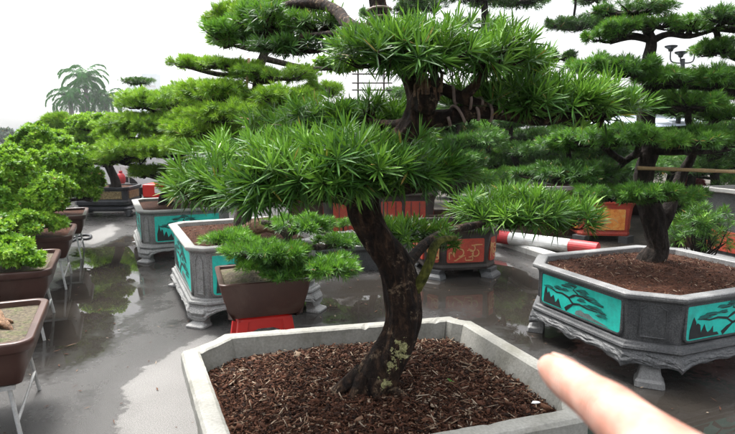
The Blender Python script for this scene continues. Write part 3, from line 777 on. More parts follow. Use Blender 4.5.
# ------------------------------------------------------------------ brown tray pots on metal stands, left row
def tray(parent, hx, hy, r, z0, z1, taper, glaze, soilm, lip=.03, mound=.03, seed=0, wall=.03):
    P = roundrect(hx, hy, r); mb = MB()
    prof = [(-taper - .03, z0), (-taper, z0 + .012), (-taper * .55, z0 + (z1 - z0) * .4), (-.03, z1 - .07), (-.012, z1 - .058), (0, z1 - .05), (.004, z1 - .012), (-.003, z1 - .002), (-.01, z1), (-wall - .006, z1), (-wall - .012, z1 - .006), (-wall - .02, z1 - .1)]
    mb.loft([lift(offset_poly(P, o), z) for o, z in prof], True, False)
    mb.build('bowl', glaze, parent, smooth=True).modifiers.new('n', 'WEIGHTED_NORMAL')
    soil_bed(parent, offset_poly(P, -wall - .012), z1 - .035, soilm, mound, .07, seed)
def stand(parent_label, loc, rz, hx, hy, z, group):
    s = thing('plant_stand', parent_label, 'plant stand', loc, rz, group)
    top = MB()
    for y in (-hy, hy): top.box((0, y, z - .012), (2 * hx + .03, .024, .024))
    for x in (-hx, hx): top.box((x, 0, z - .0135), (.024, 2 * hy - .03, .021))
    top.build('top_frame', M['metal'], s)
    for x in (-hx, hx):
        for y in (-hy, hy):
            lg = MB(); lg.tube([(x * .97, y * .96, z - .02), (x * 1.06, y * 1.06, 0)], .011, 8); lg.build('leg', M['metal'], s)
        br = MB(); br.tube([(x * 1.03, -hy * 1.02, z * .4), (x * 1.03, hy * 1.02, z * .4)], .008, 6); br.build('crossbar', M['metal'], s)
    return s
ZT = .58
corner = [G(48, 297, ZT), G(60, 248, ZT), G(76, 223, ZT), G(88, 207, ZT)]
RL = math.radians(24); uL = Vector((math.cos(RL), math.sin(RL), 0)); vL = Vector((-uL.y, uL.x, 0))
HXs = [.58, .58, .58, .58]; HYs = [.43, .46, .46, .46]
LP = []
labs = ['brown tray pot with dry bare soil and an old root, nearest on the left', 'brown tray pot holding leafy low seedlings, second along the left row',
        'brown tray pot under a bushy shrub, third along the left row', 'small brown tray pot farthest along the left row beside the black pot']
for k, cpt in enumerate(corner):
    c = Vector((cpt.x, cpt.y, 0)) - uL * (HXs[k] - .01) - vL * (HYs[k] - .01); LP.append(c)
    t = thing('tray_pot', labs[k], 'plant pot', (c.x, c.y, 0), RL, 'brown tray pots in the left row')
    tray(t, HXs[k], HYs[k], .09, .33, ZT, .07, M['brown_glaze'], M['soil_dry'] if k < 2 else M['soil'], seed=k + 2, mound=.02)
    stand(['white metal stand under the nearest brown tray pot', 'white metal stand under the tray pot of seedlings', 'white metal stand under the third brown tray pot', 'white metal stand under the farthest brown tray pot'][k],
          (c.x, c.y, 0), RL, HXs[k] - .12, HYs[k] - .10, .33, 'white metal pot stands')
# dry root on the near pot
mb = MB(); r0 = G(6, 326, ZT - .02)
mb.tube(catmull([tuple(r0 + Vector(q)) for q in ((-.16, .04, .06), (-.10, .02, .05), (-.04, .0, .022), (.01, -.02, .012), (.05, -.03, -.02))], 6), [.062 - .0022 * k for k in range(25)], 18, .5, 3, freq=6)
for dx, dy, r_ in ((-.02, .06, .026), (-.01, -.08, .03)):
    mb.tube(catmull([tuple(r0 + Vector(q)) for q in ((-.12, .02, .04), (-.06 + dx * .3, dy * .5, .022), (dx * .7, dy, .004), (dx * 1.3, dy * 1.3, -.02))], 5), [r_ * (1 - k / 15 * .7) for k in range(16)], 12, .45, dx * 50, freq=7)
M['root'] = surf('pale_tan_root', (.10, .05, .028), (.24, .14, .08), (.34, .23, .14), 22, .4, (.8, .95), (.9, .008))
tag(mb.build('tree_root', M['root'], smooth=True), 'pale tan knobbly root lying on the dry soil of the nearest tray pot', 'root')

# ------------------------------------------------------------------ small brown pot on a red stool
RS = math.radians(18)
uS = Vector((math.cos(RS), math.sin(RS), 0)); vS = Vector((-uS.y, uS.x, 0))
nl = G(219, 286, .66); SPc = Vector((nl.x, nl.y, 0)) + uS * .30 + vS * .29
t = thing('bonsai_pot', 'small tapered brown pot standing on a red plastic stool', 'plant pot', (SPc.x, SPc.y, .40), RS)
P = roundrect(.30, .29, .045); mb = MB()
prof = [(-.10, 0), (-.085, .008), (-.055, .06), (-.02, .17), (-.006, .235), (0, .252), (-.004, .26), (-.03, .26), (-.036, .254), (-.05, .17)]
mb.loft([lift(offset_poly(P, o), z) for o, z in prof], True, False); mb.build('bowl', M['brown_glaze'], t, smooth=True).modifiers.new('n', 'WEIGHTED_NORMAL')
soil_bed(t, offset_poly(P, -.032), .236, M['soil_dry'], .03, .05, 9)
t = thing('plastic_stool', 'red plastic stool carrying the small brown bonsai pot', 'stool', (SPc.x, SPc.y, 0), RS)
mb = MB(); mb.loft([lift(roundrect(.17 + o, .17 + o, .04), z) for o, z in ((.015, .37), (.012, .385), (0, .398), (-.02, .4))], True, True); mb.build('seat', M['red_plastic'], t)
for sx in (-1, 1):
    for sy in (-1, 1):
        mb = MB(); mb.loft([[Vector((sx * x + a * w_, sy * x + b_ * w_, z)) for a, b_ in ((-1, -1), (1, -1), (1, 1), (-1, 1))] for z, x, w_ in ((0, .205, .025), (.2, .175, .03), (.372, .145, .036))])
        mb.build('leg', M['red_plastic'], t, bevel=.004)
for n_, ux in ((Vector((0, -1, 0)), Vector((1, 0, 0))), (Vector((1, 0, 0)), Vector((0, 1, 0))), (Vector((0, 1, 0)), Vector((-1, 0, 0))), (Vector((-1, 0, 0)), Vector((0, -1, 0)))):
    mb = MB(); mb.prism([(-.12, -.035), (-.05, -.005), (.05, -.005), (.12, -.035), (.12, .05), (-.12, .05)], n_ * .160 + Vector((0, 0, .318)), ux, (0, 0, 1), .012); mb.build('apron', M['red_plastic'], t)

# ------------------------------------------------------------------ red-panelled planters in the middle
def red_planter(name, label, loc, rz, hx, hy, c, zr, panelm, seed, strips=False, group=None, basez=.10, flare=.05):
    t = thing(name, label, 'planter', loc, rz, group)
    P = octagon(hx, hy, c); mb = MB()
    prof = [(-.03, basez), (-.02, basez + .03), (-.03, basez + .06), (-.02, zr * .55), (.0, zr - .10), (flare * .4, zr - .05), (flare, zr - .02), (flare, zr), (-.03, zr), (-.05, zr - .1)]
    mb.loft([lift(offset_poly(P, o), z) for o, z in prof], True, False); mb.build('body', M['darkframe'], t)
    for sx, sy in ((1, -1), (1, 1), (-1, 1), (-1, -1)):
        ft = MB(); cx, cy = sx * (hx - c / 2 - .03), sy * (hy - c / 2 - .03); d = Vector((sx, sy, 0)).normalized(); tn = Vector((-d.y, d.x, 0))
        ft.loft([[Vector((cx, cy, z)) + tn * a * w_ + d * (b_ * .07 + o) for a, b_ in ((-1, -1), (1, -1), (1, 1), (-1, 1))] for z, w_, o in ((0, .13, .03), (.03, .12, .02), (.06, .09, -.01), (basez + .002, .10, -.01))])
        ft.build('foot', M['granite_dark'], t, bevel=.004)
    r = random.Random(seed)
    sides = [(0, -1, hx - c, hy), (-1, 0, hy - c, hx), (0, 1, hx - c, hy), (1, 0, hy - c, hx)]
    cs = [(sx * .7071, sy * .7071, c * .7071, None) for sx, sy in ((1, -1), (1, 1), (-1, 1), (-1, -1))]
    for nx_, ny_, hl, hd in sides + (cs if c > .14 else []):
        n = Vector((nx_, ny_, 0)); ux = Vector((-ny_, nx_, 0)); z0, z1 = basez + .09, zr - .11; zc = (z0 + z1) / 2; hh = (z1 - z0) / 2
        if hd is None: o = Vector((math.copysign(hx - c / 2, nx_), math.copysign(hy - c / 2, ny_), zc)) - n * .028
        else: o = n * (hd - .028) + Vector((0, 0, zc))
        tilt = (n * .012 + Vector((0, 0, 1))).normalized()
        k = max(1, round(hl * 2 / .38)) if strips else 1
        for q in range(k):
            wq = (hl * 2 - .06) / k; cx = -hl + .03 + wq * (q + .5)
            pb = MB(); pb.prism(roundrect(wq / 2 - .025, hh, .015, 2), o + ux * cx, ux, tilt, .026); p = pb.build('red_panel', panelm, t)
            if not strips:
                gb = MB(); ob = o + ux * cx + n * .0265
                for e in range(9):
                    pts = []; x, y = r.uniform(-.6, .6) * wq / 2, r.uniform(-.7, .5) * hh; a = r.uniform(0, 6.28); cv = r.uniform(-1.4, 1.4)
                    for s_ in range(9):
                        pts.append((max(-wq * .4, min(wq * .4, x)), max(-hh * .82, min(hh * .82, y)))); x += math.cos(a) * .022; y += math.sin(a) * .022; a += cv * .5
                    good = [pts[0]]
                    for z_ in pts[1:]:
                        if (Vector(z_) - Vector(good[-1])).length > .012: good.append(z_)
                    if len(good) > 3: gb.prism(ribbon(good, [.004 + .003 * math.sin(PI * i / (len(good) - 1)) for i in range(len(good))]), ob + n * e * .0002, ux, tilt, .003)
                gb.build('gold_scrollwork', M['gold'], p)
            else:
                gb = MB()
                for e in range(2):
                    gb.box(o + ux * (cx + (e - .5) * wq * .36) + n * .029, (.012, .012, hh * 1.9), Matrix.Rotation(math.atan2(ux.y, ux.x), 3, 'Z'))
                gb.build('groove_strip', M['darkframe'], p)
    soil_bed(t, offset_poly(P, -.035), zr - .04, M['soil'], .03, .08, seed)
    return t
a = G(440, 281); red_planter('red_planter', 'dark footed planter with red panels and gold scrollwork behind the leaning trunk', (1.02, 6.55, 0), math.radians(10), .44, .44, .17, .57, M['redpanel'], 5, False, 'red panelled planters')
b0 = D(322, 200, 8.3); b1 = D(434, 196, 8.1)
red_planter('red_planter', 'wide dark planter with upright red strips farther back behind the trunk', ((b0.x + b1.x) / 2, 8.7, 0), math.radians(4), .84, .5, .10, .74, M['redpanel'], 6, True, 'red panelled planters')
c0 = D(612, 200, 7.0)
# shallow tray with a rock
tr_c = D(345, 250, 6.55)
t = thing('stone_tray', 'low grey stone tray holding a rock and pebbles behind the trunk', 'planter', (tr_c.x + .05, 6.75, 0), math.radians(12))
mb = MB(); P = roundrect(.55, .3, .04)
mb.loft([lift(offset_poly(P, o), z) for o, z in ((-.04, 0), (-.03, .22), (0, .26), (0, .30), (-.03, .30), (-.035, .26))], True, False); mb.build('bowl', M['granite_dark'], t, bevel=.004)
soil_bed(t, offset_poly(P, -.03), .275, M['soil_dry'], .02, .07, 31)
pb = MB()
for k in range(60): pb.sphere((random.uniform(-.5, .5), random.uniform(-.25, .1), .285 + random.uniform(0, .01)), random.uniform(.010, .024), 7, 4, 0, (1, .8, .6))
q = pb.build('pebbles', M['whitepaint'], t, smooth=True); q['kind'] = 'stuff'
mb = MB(); rc = D(347, 241, 6.6); mb.sphere((0, 0, .05), .16, 18, 10, 0, (1.0, .7, .62), .55, 4)
o = mb.build('rock', M['rock']); o.location = (rc.x, 6.66, .30); tag(o, 'rough grey rock standing on the low stone tray', 'rock')

# far black pot with a gold band at the end of the path
dk = (D(75, 200, 10.8) + D(130, 200, 10.8)) / 2
t = thing('glazed_pot', 'black glazed pot with a gold carved band at the end of the path', 'plant pot', (dk.x - .12, 11.3, 0), math.radians(3))
hx = .54; P = octagon(hx, .42, .08); mb = MB()
mb.loft([lift(offset_poly(P, o), z) for o, z in ((-.10, .20), (-.03, .24), (-.02, .30), (-.03, .33), (-.02, .52), (.015, .545), (.02, .585), (-.03, .585), (-.04, .5))], True, False); mb.build('body', M['black_glaze'], t)
for n_, ux, hl, hd in ((Vector((0, -1, 0)), Vector((1, 0, 0)), hx - .12, .42), (Vector((1, 0, 0)), Vector((0, 1, 0)), .27, hx), (Vector((-1, 0, 0)), Vector((0, -1, 0)), .27, hx)):
    mb = MB(); mb.prism([(-hl, -.075), (hl, -.075), (hl, .075), (-hl, .075)], n_ * (hd - .035) + Vector((0, 0, .43)), ux, (0, 0, 1), .02); mb.build('gold_band', M['goldband'], t)
mb = MB(); mb.loft([lift(offset_poly(P, o), z) for o, z in ((-.02, .11), (.02, .13), (.03, .17), (-.02, .20))], True, True); mb.build('stand_top', M['black_glaze'], t)
for sx in (-1, 1):
    for sy in (-1, 1):
        mb = MB(); mb.tube([(sx * .45, sy * .30, .13), (sx * .54, sy * .36, .09), (sx * .50, sy * .34, .04), (sx * .55, sy * .37, .0)], [.06, .07, .05, .07], 8); mb.build('foot', M['black_glaze'], t, smooth=True)
soil_bed(t, offset_poly(P, -.032), .55, M['soil'], .03, .08, 41)

# ------------------------------------------------------------------ red and white barrier pole and hose
a = G(494, 240, .1) ; b = G(598, 254, .1); pl = thing('barrier_pole', 'red and white striped barrier pole lying along the verge', 'barrier', ((a + b) / 2).to_tuple()[:2] + (.06,))
L = b - a; mid = (a + b) / 2
seg = [(0, .17, 'redpaint', 'red_band'), (.17, .75, 'whitepaint', 'white_band'), (.75, 1.0, 'redpaint', 'red_band')]
for s0, s1, mt, nm in seg:
    mb = MB(); p0 = a + L * s0 - mid; p1 = a + L * s1 - mid
    mb.tube([p0 + Vector((0, 0, .095)), p0.lerp(p1, .5) + Vector((0, 0, .097)), p1 + Vector((0, 0, .095))], .092, 20); mb.build(nm, M[mt], pl, smooth=False, bevel=.006)
h0 = G(70, 242); mb = MB()
mb.tube(catmull([tuple(G(x, y) + Vector((0, 0, .018))) for x, y in ((60, 246), (70, 243), (78, 240), (88, 240), (91, 237), (84, 236), (74, 239))], 5), .02, 8)
tag(mb.build('hose', M['black_glaze'], smooth=True), 'short dark hose lying on the pavement beside the left pots', 'hose')

# ------------------------------------------------------------------ the near tree
Yt = 2.17
tb = G(374, 391, .55)
Z = lambda px, py, Y: D(px, py, Y)
k2 = 2.25 / FPX
trunk = [(tb + Vector((-.02, 0, -.05)), 0.1087), (tb + Vector((0, 0, .015)), 0.0914), (Z(383, 368, 2.19), 0.0766), (Z(400, 335, 2.20), 0.0722), (Z(404, 303, 2.20), 0.0713), (Z(397, 270, 2.2), 0.0679), (Z(383, 245, 2.2), 0.0635),
         (Z(369, 222, 2.19), 0.0600), (Z(363, 198, 2.18), 0.0574), (Z(372, 172, 2.2), 0.0539), (Z(397, 146, 2.24), 0.0522), (Z(415, 122, 2.28), 0.0522), (Z(420, 98, 2.3), 0.0505), (Z(412, 74, 2.32), 0.0435), (Z(394, 46, 2.34), 0.0383),
         (Z(381, 18, 2.36), 0.0348), (Z(377, -14, 2.38), 0.0313), (Z(384, -60, 2.4), 0.0261)]
brs = [[(Z(424, 118, 2.28), .036), (Z(448, 117, 2.27), .034), (Z(475, 111, 2.28), .030), (Z(505, 114, 2.3), .026), (Z(545, 121, 2.32), .018), (Z(590, 112, 2.34), .010)],
       [(Z(420, 84, 2.3), .026), (Z(440, 88, 2.26), .024), (Z(462, 98, 2.25), .022), (Z(485, 107, 2.26), .018)],
       [(Z(381, 24, 2.36), .030), (Z(362, 30, 2.45), .030), (Z(348, 24, 2.6), .030), (Z(338, 12, 2.75), .028), (Z(318, 4, 2.9), .026), (Z(285, 6, 3.0), .020), (Z(255, 14, 3.0), .012)],
       [(Z(383, 34, 2.36), .018), (Z(360, 36, 2.5), .018), (Z(335, 34, 2.7), .017), (Z(305, 36, 2.8), .012)],
       [(Z(366, 205, 2.18), .04), (Z(340, 196, 2.08), .030), (Z(300, 196, 2.02), .022), (Z(255, 196, 2.02), .013), (Z(215, 196, 2.05), .008)],
       [(Z(368, 190, 2.18), .03), (Z(395, 190, 2.08), .022), (Z(425, 188, 2.06), .014)],
       [(Z(402, 272, 2.24), .03), (Z(430, 240, 2.55), .022), (Z(470, 226, 2.9), .020), (Z(510, 222, 3.1), .016), (Z(560, 226, 3.15), .010)]]
pads = [
    pp(215, 176, 2.12, 38, 30, 'strap', 70, 1.0, .06, lumps=16, under=.3), pp(256, 178, 2.0, 48, 30, 'strap', 105, 1.05, .06, lumps=20, under=.3), pp(300, 167, 1.94, 52, 36, 'strap', 130, 1.05, .06, lumps=22, under=.3), pp(352, 163, 1.92, 52, 38, 'strap', 125, 1.05, .02, lumps=22, under=.3), pp(405, 161, 2.0, 50, 34, 'strap', 110, 1.0, -.02, lumps=20, under=.3), pp(440, 164, 2.15, 28, 26, 'strap', 50, 1.0, -.05, lumps=12, under=.3),
    pp(262, 148, 2.45, 66, 24, 'strap', 110, 1.0, .04, lumps=22), pp(325, 144, 2.4, 66, 26, 'strap', 120, 1.0, .0, lumps=22), pp(385, 144, 2.5, 46, 22, 'strap', 70, 1.0, -.06, lumps=18),
    pp(194, 184, 2.2, 22, 18, 'strap', 34, 1.0, .08), pp(285, 190, 2.1, 80, 11, 'strap', 50, .9, -.05, lumps=20), pp(390, 184, 2.1, 50, 11, 'strap', 30, .9, -.08, lumps=14),
    pp(382, 46, 2.14, 42, 26, 'strap', 95, 1.0, .06, lumps=18), pp(432, 48, 2.10, 48, 28, 'strap', 110, 1.02, .06, lumps=20), pp(486, 50, 2.18, 46, 27, 'strap', 100, 1.02, .10, lumps=20), pp(532, 62, 2.35, 26, 18, 'strap', 40, .9, .0),
    pp(425, 36, 2.5, 70, 20, 'strap', 80, 1.0, .04, lumps=22),
    pp(474, 98, 2.42, 34, 22, 'strap', 55, .9, .06), pp(515, 94, 2.30, 40, 29, 'strap', 85, .98, .05, lumps=18), pp(560, 96, 2.28, 40, 27, 'strap', 85, .98, .06, lumps=18), pp(603, 102, 2.32, 34, 25, 'strap', 70, .98, .06, lumps=15), pp(545, 90, 2.6, 60, 22, 'strap', 70, .95, .0, lumps=18),
    pp(490, 206, 3.15, 34, 24, 'strap', 95, 1.1, -.04, lumps=16), pp(530, 207, 3.05, 36, 25, 'strap', 100, 1.12, .0, lumps=16), pp(566, 214, 3.1, 26, 22, 'strap', 62, 1.1, .03, lumps=12), pp(515, 196, 3.5, 52, 20, 'strap', 85, 1.1, -.10, lumps=18),
    pp(412, 231, 2.75, 38, 12, 'strap2', 85, 1.0, -.08, lumps=18), pp(452, 240, 2.38, 13, 11, 'strap2', 16, .65, .06, br=.006),
    pp(392, 130, 2.75, 44, 20, 'strap', 70, 1.0, -.08, lumps=16), pp(300, 122, 2.8, 50, 18, 'strap', 75, 1.0, .0, lumps=18),
    pp(366, 108, 2.55, 40, 20, 'strap', 60, .9, -.06), pp(318, 112, 2.65, 42, 20, 'strap', 60, .9, .0), pp(400, 118, 2.6, 26, 20, 'strap', 34, .9, -.1),
    pp(320, 24, 2.9, 34, 12, 'strap2', 75, .75, -.12), pp(270, 20, 3.0, 48, 20, 'mid', 260, 1.0, -.02), pp(232, 34, 3.05, 34, 15, 'mid', 160, 1.0, .05), pp(300, 46, 2.85, 44, 8, 'dark', 90, .9, -.05),
]
mt = make_tree('bonsai_tree', 'large podocarpus bonsai with curved dark trunk and strap leaves in the near white planter', 'bonsai tree', tb, trunk, M['bark_main'], pads, 10, brs, rough=.21, seed=3, sides=44)
# roots spreading over the soil
mb = MB()
for ang, ln, r0 in ((195, .20, .042), (225, .15, .035), (150, .16, .03), (330, .16, .034), (280, .12, .03), (20, .14, .03)):
    d = Vector((math.cos(math.radians(ang)), math.sin(math.radians(ang)), 0)); q = Vector((-.01, 0, .03))
    mb.tube(catmull([tuple(q + d * .05 + Vector((0, 0, .05))), tuple(q + d * (ln * .6) + Vector((0, 0, .0))), tuple(q + d * ln + Vector((.02, .01, -.035)))], 5), [r0 * (1 - i / 11 * .72) for i in range(11)], 10, .2, ang)
mb.build('root', M['bark_main'], mt, smooth=True)
# broken upper stub with torn, splintered wood
mb = MB(); b0 = Z(423, 112, 2.25) - tb; b1 = Z(430, 84, 2.23) - tb; rs = random.Random(9)
mb.tube([b0.lerp(b1, f) for f in (0, .2, .4, .6, .8, 1)], [.046, .050, .050, .050, .044, .024], 34, .34, 4, freq=5)
mb.build('broken_stub', M['bark_main'], mt, smooth=True); mb = MB()
for k in range(60):
    a_ = rs.uniform(0, 2 * PI); q = b0.lerp(b1, rs.uniform(.5, 1.0)) + Vector((math.cos(a_), math.sin(a_), 0)) * rs.uniform(.02, .05); h_ = rs.uniform(.02, .075)
    mb.tube([q - Vector((0, 0, .03)), q + Vector((rs.uniform(-.006, .006), rs.uniform(-.006, .006), h_ * .5)), q + Vector((rs.uniform(-.016, .016), rs.uniform(-.016, .016), h_))], [rs.uniform(.006, .014), .006, .0008], 5, .3, k)
mb.build('torn_splinters', M['torn'], mt, smooth=False)
# mossy stub on the right of the trunk
mb = MB(); cp = catmull([tuple(Z(x, y, Y) - tb) + (r,) for x, y, Y, r in ((411, 296, 2.2, .026), (422, 280, 2.17, .021), (430, 262, 2.17, .019), (434, 248, 2.19, .019), (441, 240, 2.22, .015), (456, 238, 2.26, .009))], 6)
mb.tube([p[:3] for p in cp], [p[3] for p in cp], 12, .16, 2); mb.build('mossy_branch', M['bark_moss'], mt, smooth=True)
# training wire wound round two branches and the upper trunk
def coil(path, rad, turns, r):
    cp = [Vector(p[:3]) for p in catmull(path, 10)]; out = []; n = turns * 14
    for i in range(n + 1):
        f = i / n * (len(cp) - 1); k = min(int(f), len(cp) - 2); p = cp[k].lerp(cp[k + 1], f - k); t_ = (cp[k + 1] - cp[k]).normalized()
        a_ = t_.cross(Vector((0, 0, 1))).normalized(); b_ = t_.cross(a_); ph = 2 * PI * turns * i / n
        out.append(p + (a_ * math.cos(ph) + b_ * math.sin(ph)) * rad)
    return out
for path, rad, turns, r in (([tuple(Z(446, 117, 2.27) - tb), tuple(Z(475, 111, 2.28) - tb), tuple(Z(498, 113, 2.3) - tb)], .036, 4, .0065), ([tuple(Z(438, 88, 2.26) - tb), tuple(Z(462, 98, 2.25) - tb), tuple(Z(480, 105, 2.26) - tb)], .028, 3, .006),
                            ([tuple(Z(379, 26, 2.35) - tb), tuple(Z(380, 10, 2.36) - tb)], .049, 2, .005)):
    mb = MB(); mb.tube(coil(path, rad, turns, r), r, 6); mb.build('wire', M['wire'], mt, smooth=True)
# lichen crust grown on the near side of the trunk
from mathutils.bvhtree import BVHTree
tko = [c for c in mt.children if c.name.startswith('trunk')][0].data
bvh = BVHTree.FromPolygons([v.co.copy() for v in tko.vertices], [tuple(p.vertices) for p in tko.polygons])
def lichen(px0, py0, rx, ry, seed):
    step = .0030; mb = MB(); ids = {}; c = Z(px0, py0, 2.2) - tb; kx, kz = rx * k2, ry * k2
    nI, nJ = int(2 * kx / step), int(2 * kz / step)
    for j in range(nJ + 1):
        for i_ in range(nI + 1):
            x = c.x - kx + i_ * step; z = c.z - kz + j * step
            e = math.hypot((x - c.x) / kx, (z - c.z) / kz) + .85 * mnoise.noise(Vector((x * 38, z * 38, seed))) + .5 * mnoise.noise(Vector((x * 90, z * 90, seed)))
            if e > .78: continue
            h = bvh.ray_cast(Vector((x, -1.0, z)), Vector((0, 1, 0)))
            if h[0] is None: continue
            lift_ = -.001 + .005 * max(0, .6 - e) + .0030 * mnoise.noise(Vector((x * 210, z * 210, seed))) + .002 * mnoise.noise(Vector((x * 420, z * 420, seed)))
            if abs(h[1].y) < .25: continue
            ids[(i_, j)] = len(mb.v); mb.v.append(tuple(h[0] + Vector((0, -1, 0)) * max(lift_, -.001)))
    for (i_, j) in ids:
        q = [ids.get(k) for k in ((i_, j), (i_ + 1, j), (i_ + 1, j + 1), (i_, j + 1))]
        if None not in q: mb.f.append(tuple(q)); mb.mi.append(0)
    mb.build('lichen', M['lichen'], mt, smooth=True)
for a in ((400, 343, 12, 17, 3), (391, 357, 8, 10, 8), (385, 373, 8, 9, 15), (383, 392, 7, 8, 21)): lichen(*a)

def sprout(px, py, z, label, n, L, kind='strap2', col='leaf_mid'):
    b = G(px, py, z); rng = np.random.default_rng(int(px))
    t = thing('seedling', label, 'seedling', b)
    mb = MB(); tops = []
    for k in range(n):
        a = random.uniform(0, 6.28); e = Vector((math.cos(a) * L * .4, math.sin(a) * L * .4, L * random.uniform(.6, 1.1))); mb.tube([Vector((0, 0, -.01)), e * .5 + Vector((0, 0, .005)), e], [.0022, .0018, .0012], 5); tops.append(e)
    mb.build('stem', M['bark_moss'], t)
    V, Q, T, ti = shoots(np.array([tuple(e) for e in tops]), np.tile([[0, -.2, 1.0]], (n, 1)), 'broad', rng, .45, .1, .7); np_mesh('leaves', V, Q, T, ti, M[col], t)
sprout(364, 397, .535, 'tiny blue green seedling sprouting at the foot of the near trunk', 4, .035)
sprout(453, 388, .53, 'tiny green weed sprouting in the mulch right of the trunk', 3, .025)
sprout(386, 352, .62, 'tiny pale shoot growing out of the lichen on the trunk', 2, .02)
b = G(536, 405, .535); mb = MB(); mb.sphere((0, 0, 0), .016, 9, 5, 0, (1.2, .7, .25), .5, 8); o = mb.build('dry_leaf', M['whitepaint'], smooth=True); o.location = b + Vector((0, 0, .01)); tag(o, 'curled whitish dry leaf lying on the mulch near the right rim', 'dry leaf')

# ------------------------------------------------------------------ small bonsai in the brown pot
sb = Vector((SPc.x, SPc.y, .63)) + uS * .06
pads = [pp(232, 236, 3.75, 30, 9, 'mid', 150, .95, .10), pp(262, 246, 3.6, 38, 12, 'mid', 230, 1.0, .08), pp(285, 250, 3.55, 26, 10, 'mid', 120, 1.0, .05), pp(320, 262, 3.55, 40, 12, 'mid', 250, 1.0, .02), pp(290, 270, 3.5, 28, 9, 'mid', 120, 1.0, .0),
        pp(300, 222, 3.8, 34, 10, 'mid', 160, .95, -.02), pp(340, 240, 3.9, 24, 8, 'mid', 90, .95, -.05), pp(250, 262, 3.5, 20, 8, 'mid', 70, .9, .1)]
make_tree('bonsai_tree', 'low spreading bonsai with fine needle pads overhanging the small brown pot', 'bonsai tree', sb, [(sb + Vector((0, 0, -.03)), .05), (sb + Vector((.02, 0, .05)), .04), (Z(288, 240, 3.72), .03), (Z(276, 226, 3.75), .026), (Z(262, 222, 3.78), .018)], M['bark_grey'], pads, 6, seed=12)
# pale stump in the planter behind
mb = MB(); sp = Z(266, 226, 5.0); mb.tube([sp + Vector((-.22, .03, -.06)), sp + Vector((-.10, 0, .0)), sp + Vector((.02, -.02, .02)), sp + Vector((.10, .0, -.04))], [.05, .07, .075, .04], 14, .3, 6)
tag(mb.build('tree_root', M['root'], smooth=True), 'pale cut stump of root lying in the granite planter behind the small bonsai', 'root')

# ------------------------------------------------------------------ tree in the first granite planter
B0 = Vector((P1.x + .02, P1.y + .05, .66))
YB = B0.y
pads = [pp(238, 16, YB, 34, 17, 'fine', 420, 1.1, -.14), pp(262, 10, YB + .2, 38, 14, 'fine', 380, 1.1, -.12), pp(228, 36, YB - .2, 26, 9, 'fine', 220, 1.1, -.04), pp(300, 2, YB, 34, 9, 'fine', 200, 1.1, -.16),
        pp(186, 62, YB, 20, 7, 'fine', 130, 1.05, .0), pp(218, 62, YB - .2, 26, 7, 'fine', 180, 1.05, -.02), pp(276, 72, YB - .1, 42, 12, 'fine', 330, 1.1, .02), pp(250, 66, YB, 16, 9, 'fine', 90, 1, .1),
        pp(222, 90, YB - .2, 42, 13, 'fine', 400, 1.15, .12), pp(285, 96, YB - .3, 44, 12, 'fine', 320, 1.1, .04), pp(240, 112, YB - .3, 52, 13, 'fine', 430, 1.15, .10), pp(300, 118, YB - .4, 48, 14, 'fine', 350, 1.1, .02),
        pp(205, 128, YB - .3, 40, 12, 'fine', 320, 1.15, .06), pp(325, 88, YB, 24, 10, 'fine', 150, 1.1, -.02), pp(260, 140, YB - .1, 60, 14, 'fine', 380, 1.1, -.02), pp(338, 62, YB + .6, 22, 9, 'broad', 150, 1.3, .05)]
bt = make_tree('bonsai_tree', 'tall bonsai with bright layered needle pads in the pale granite planter', 'bonsai tree', B0,
          [(B0 + Vector((0, 0, -.04)), .10), (B0 + Vector((.0, 0, .1)), .085), (Z(248, 190, YB), .075), (Z(258, 150, YB), .065), (Z(252, 120, YB), .055), (Z(257, 92, YB), .05), (Z(259, 70, YB), .045), (Z(266, 45, YB), .035), (Z(262, 20, YB), .022)], M['bark_grey'], pads, 6, seed=22)
mb = MB(); p0 = Z(246, 94, YB - .25); p1 = Z(249, 58, YB - .25)
mb.tube([p0 + Vector((.04, .1, -.5)), p0, p1], [.014, .013, .011], 8)
tag(mb.build('support_stake', M['bamboo'], smooth=True), 'pale wooden stake tied up inside the tall bonsai pads', 'stake')
mb = MB(); q = Z(249, 95, YB - .28); mb.loft([[q + Vector((math.cos(a_) * r_, math.sin(a_) * r_, z_)) for a_ in [2 * PI * k / 12 for k in range(12)]] for z_, r_ in ((-.03, .03), (.03, .045), (.05, .047))])
tag(mb.build('hanging_cup', M['black_glaze']), 'small black cup hanging on the pale stake', 'cup')

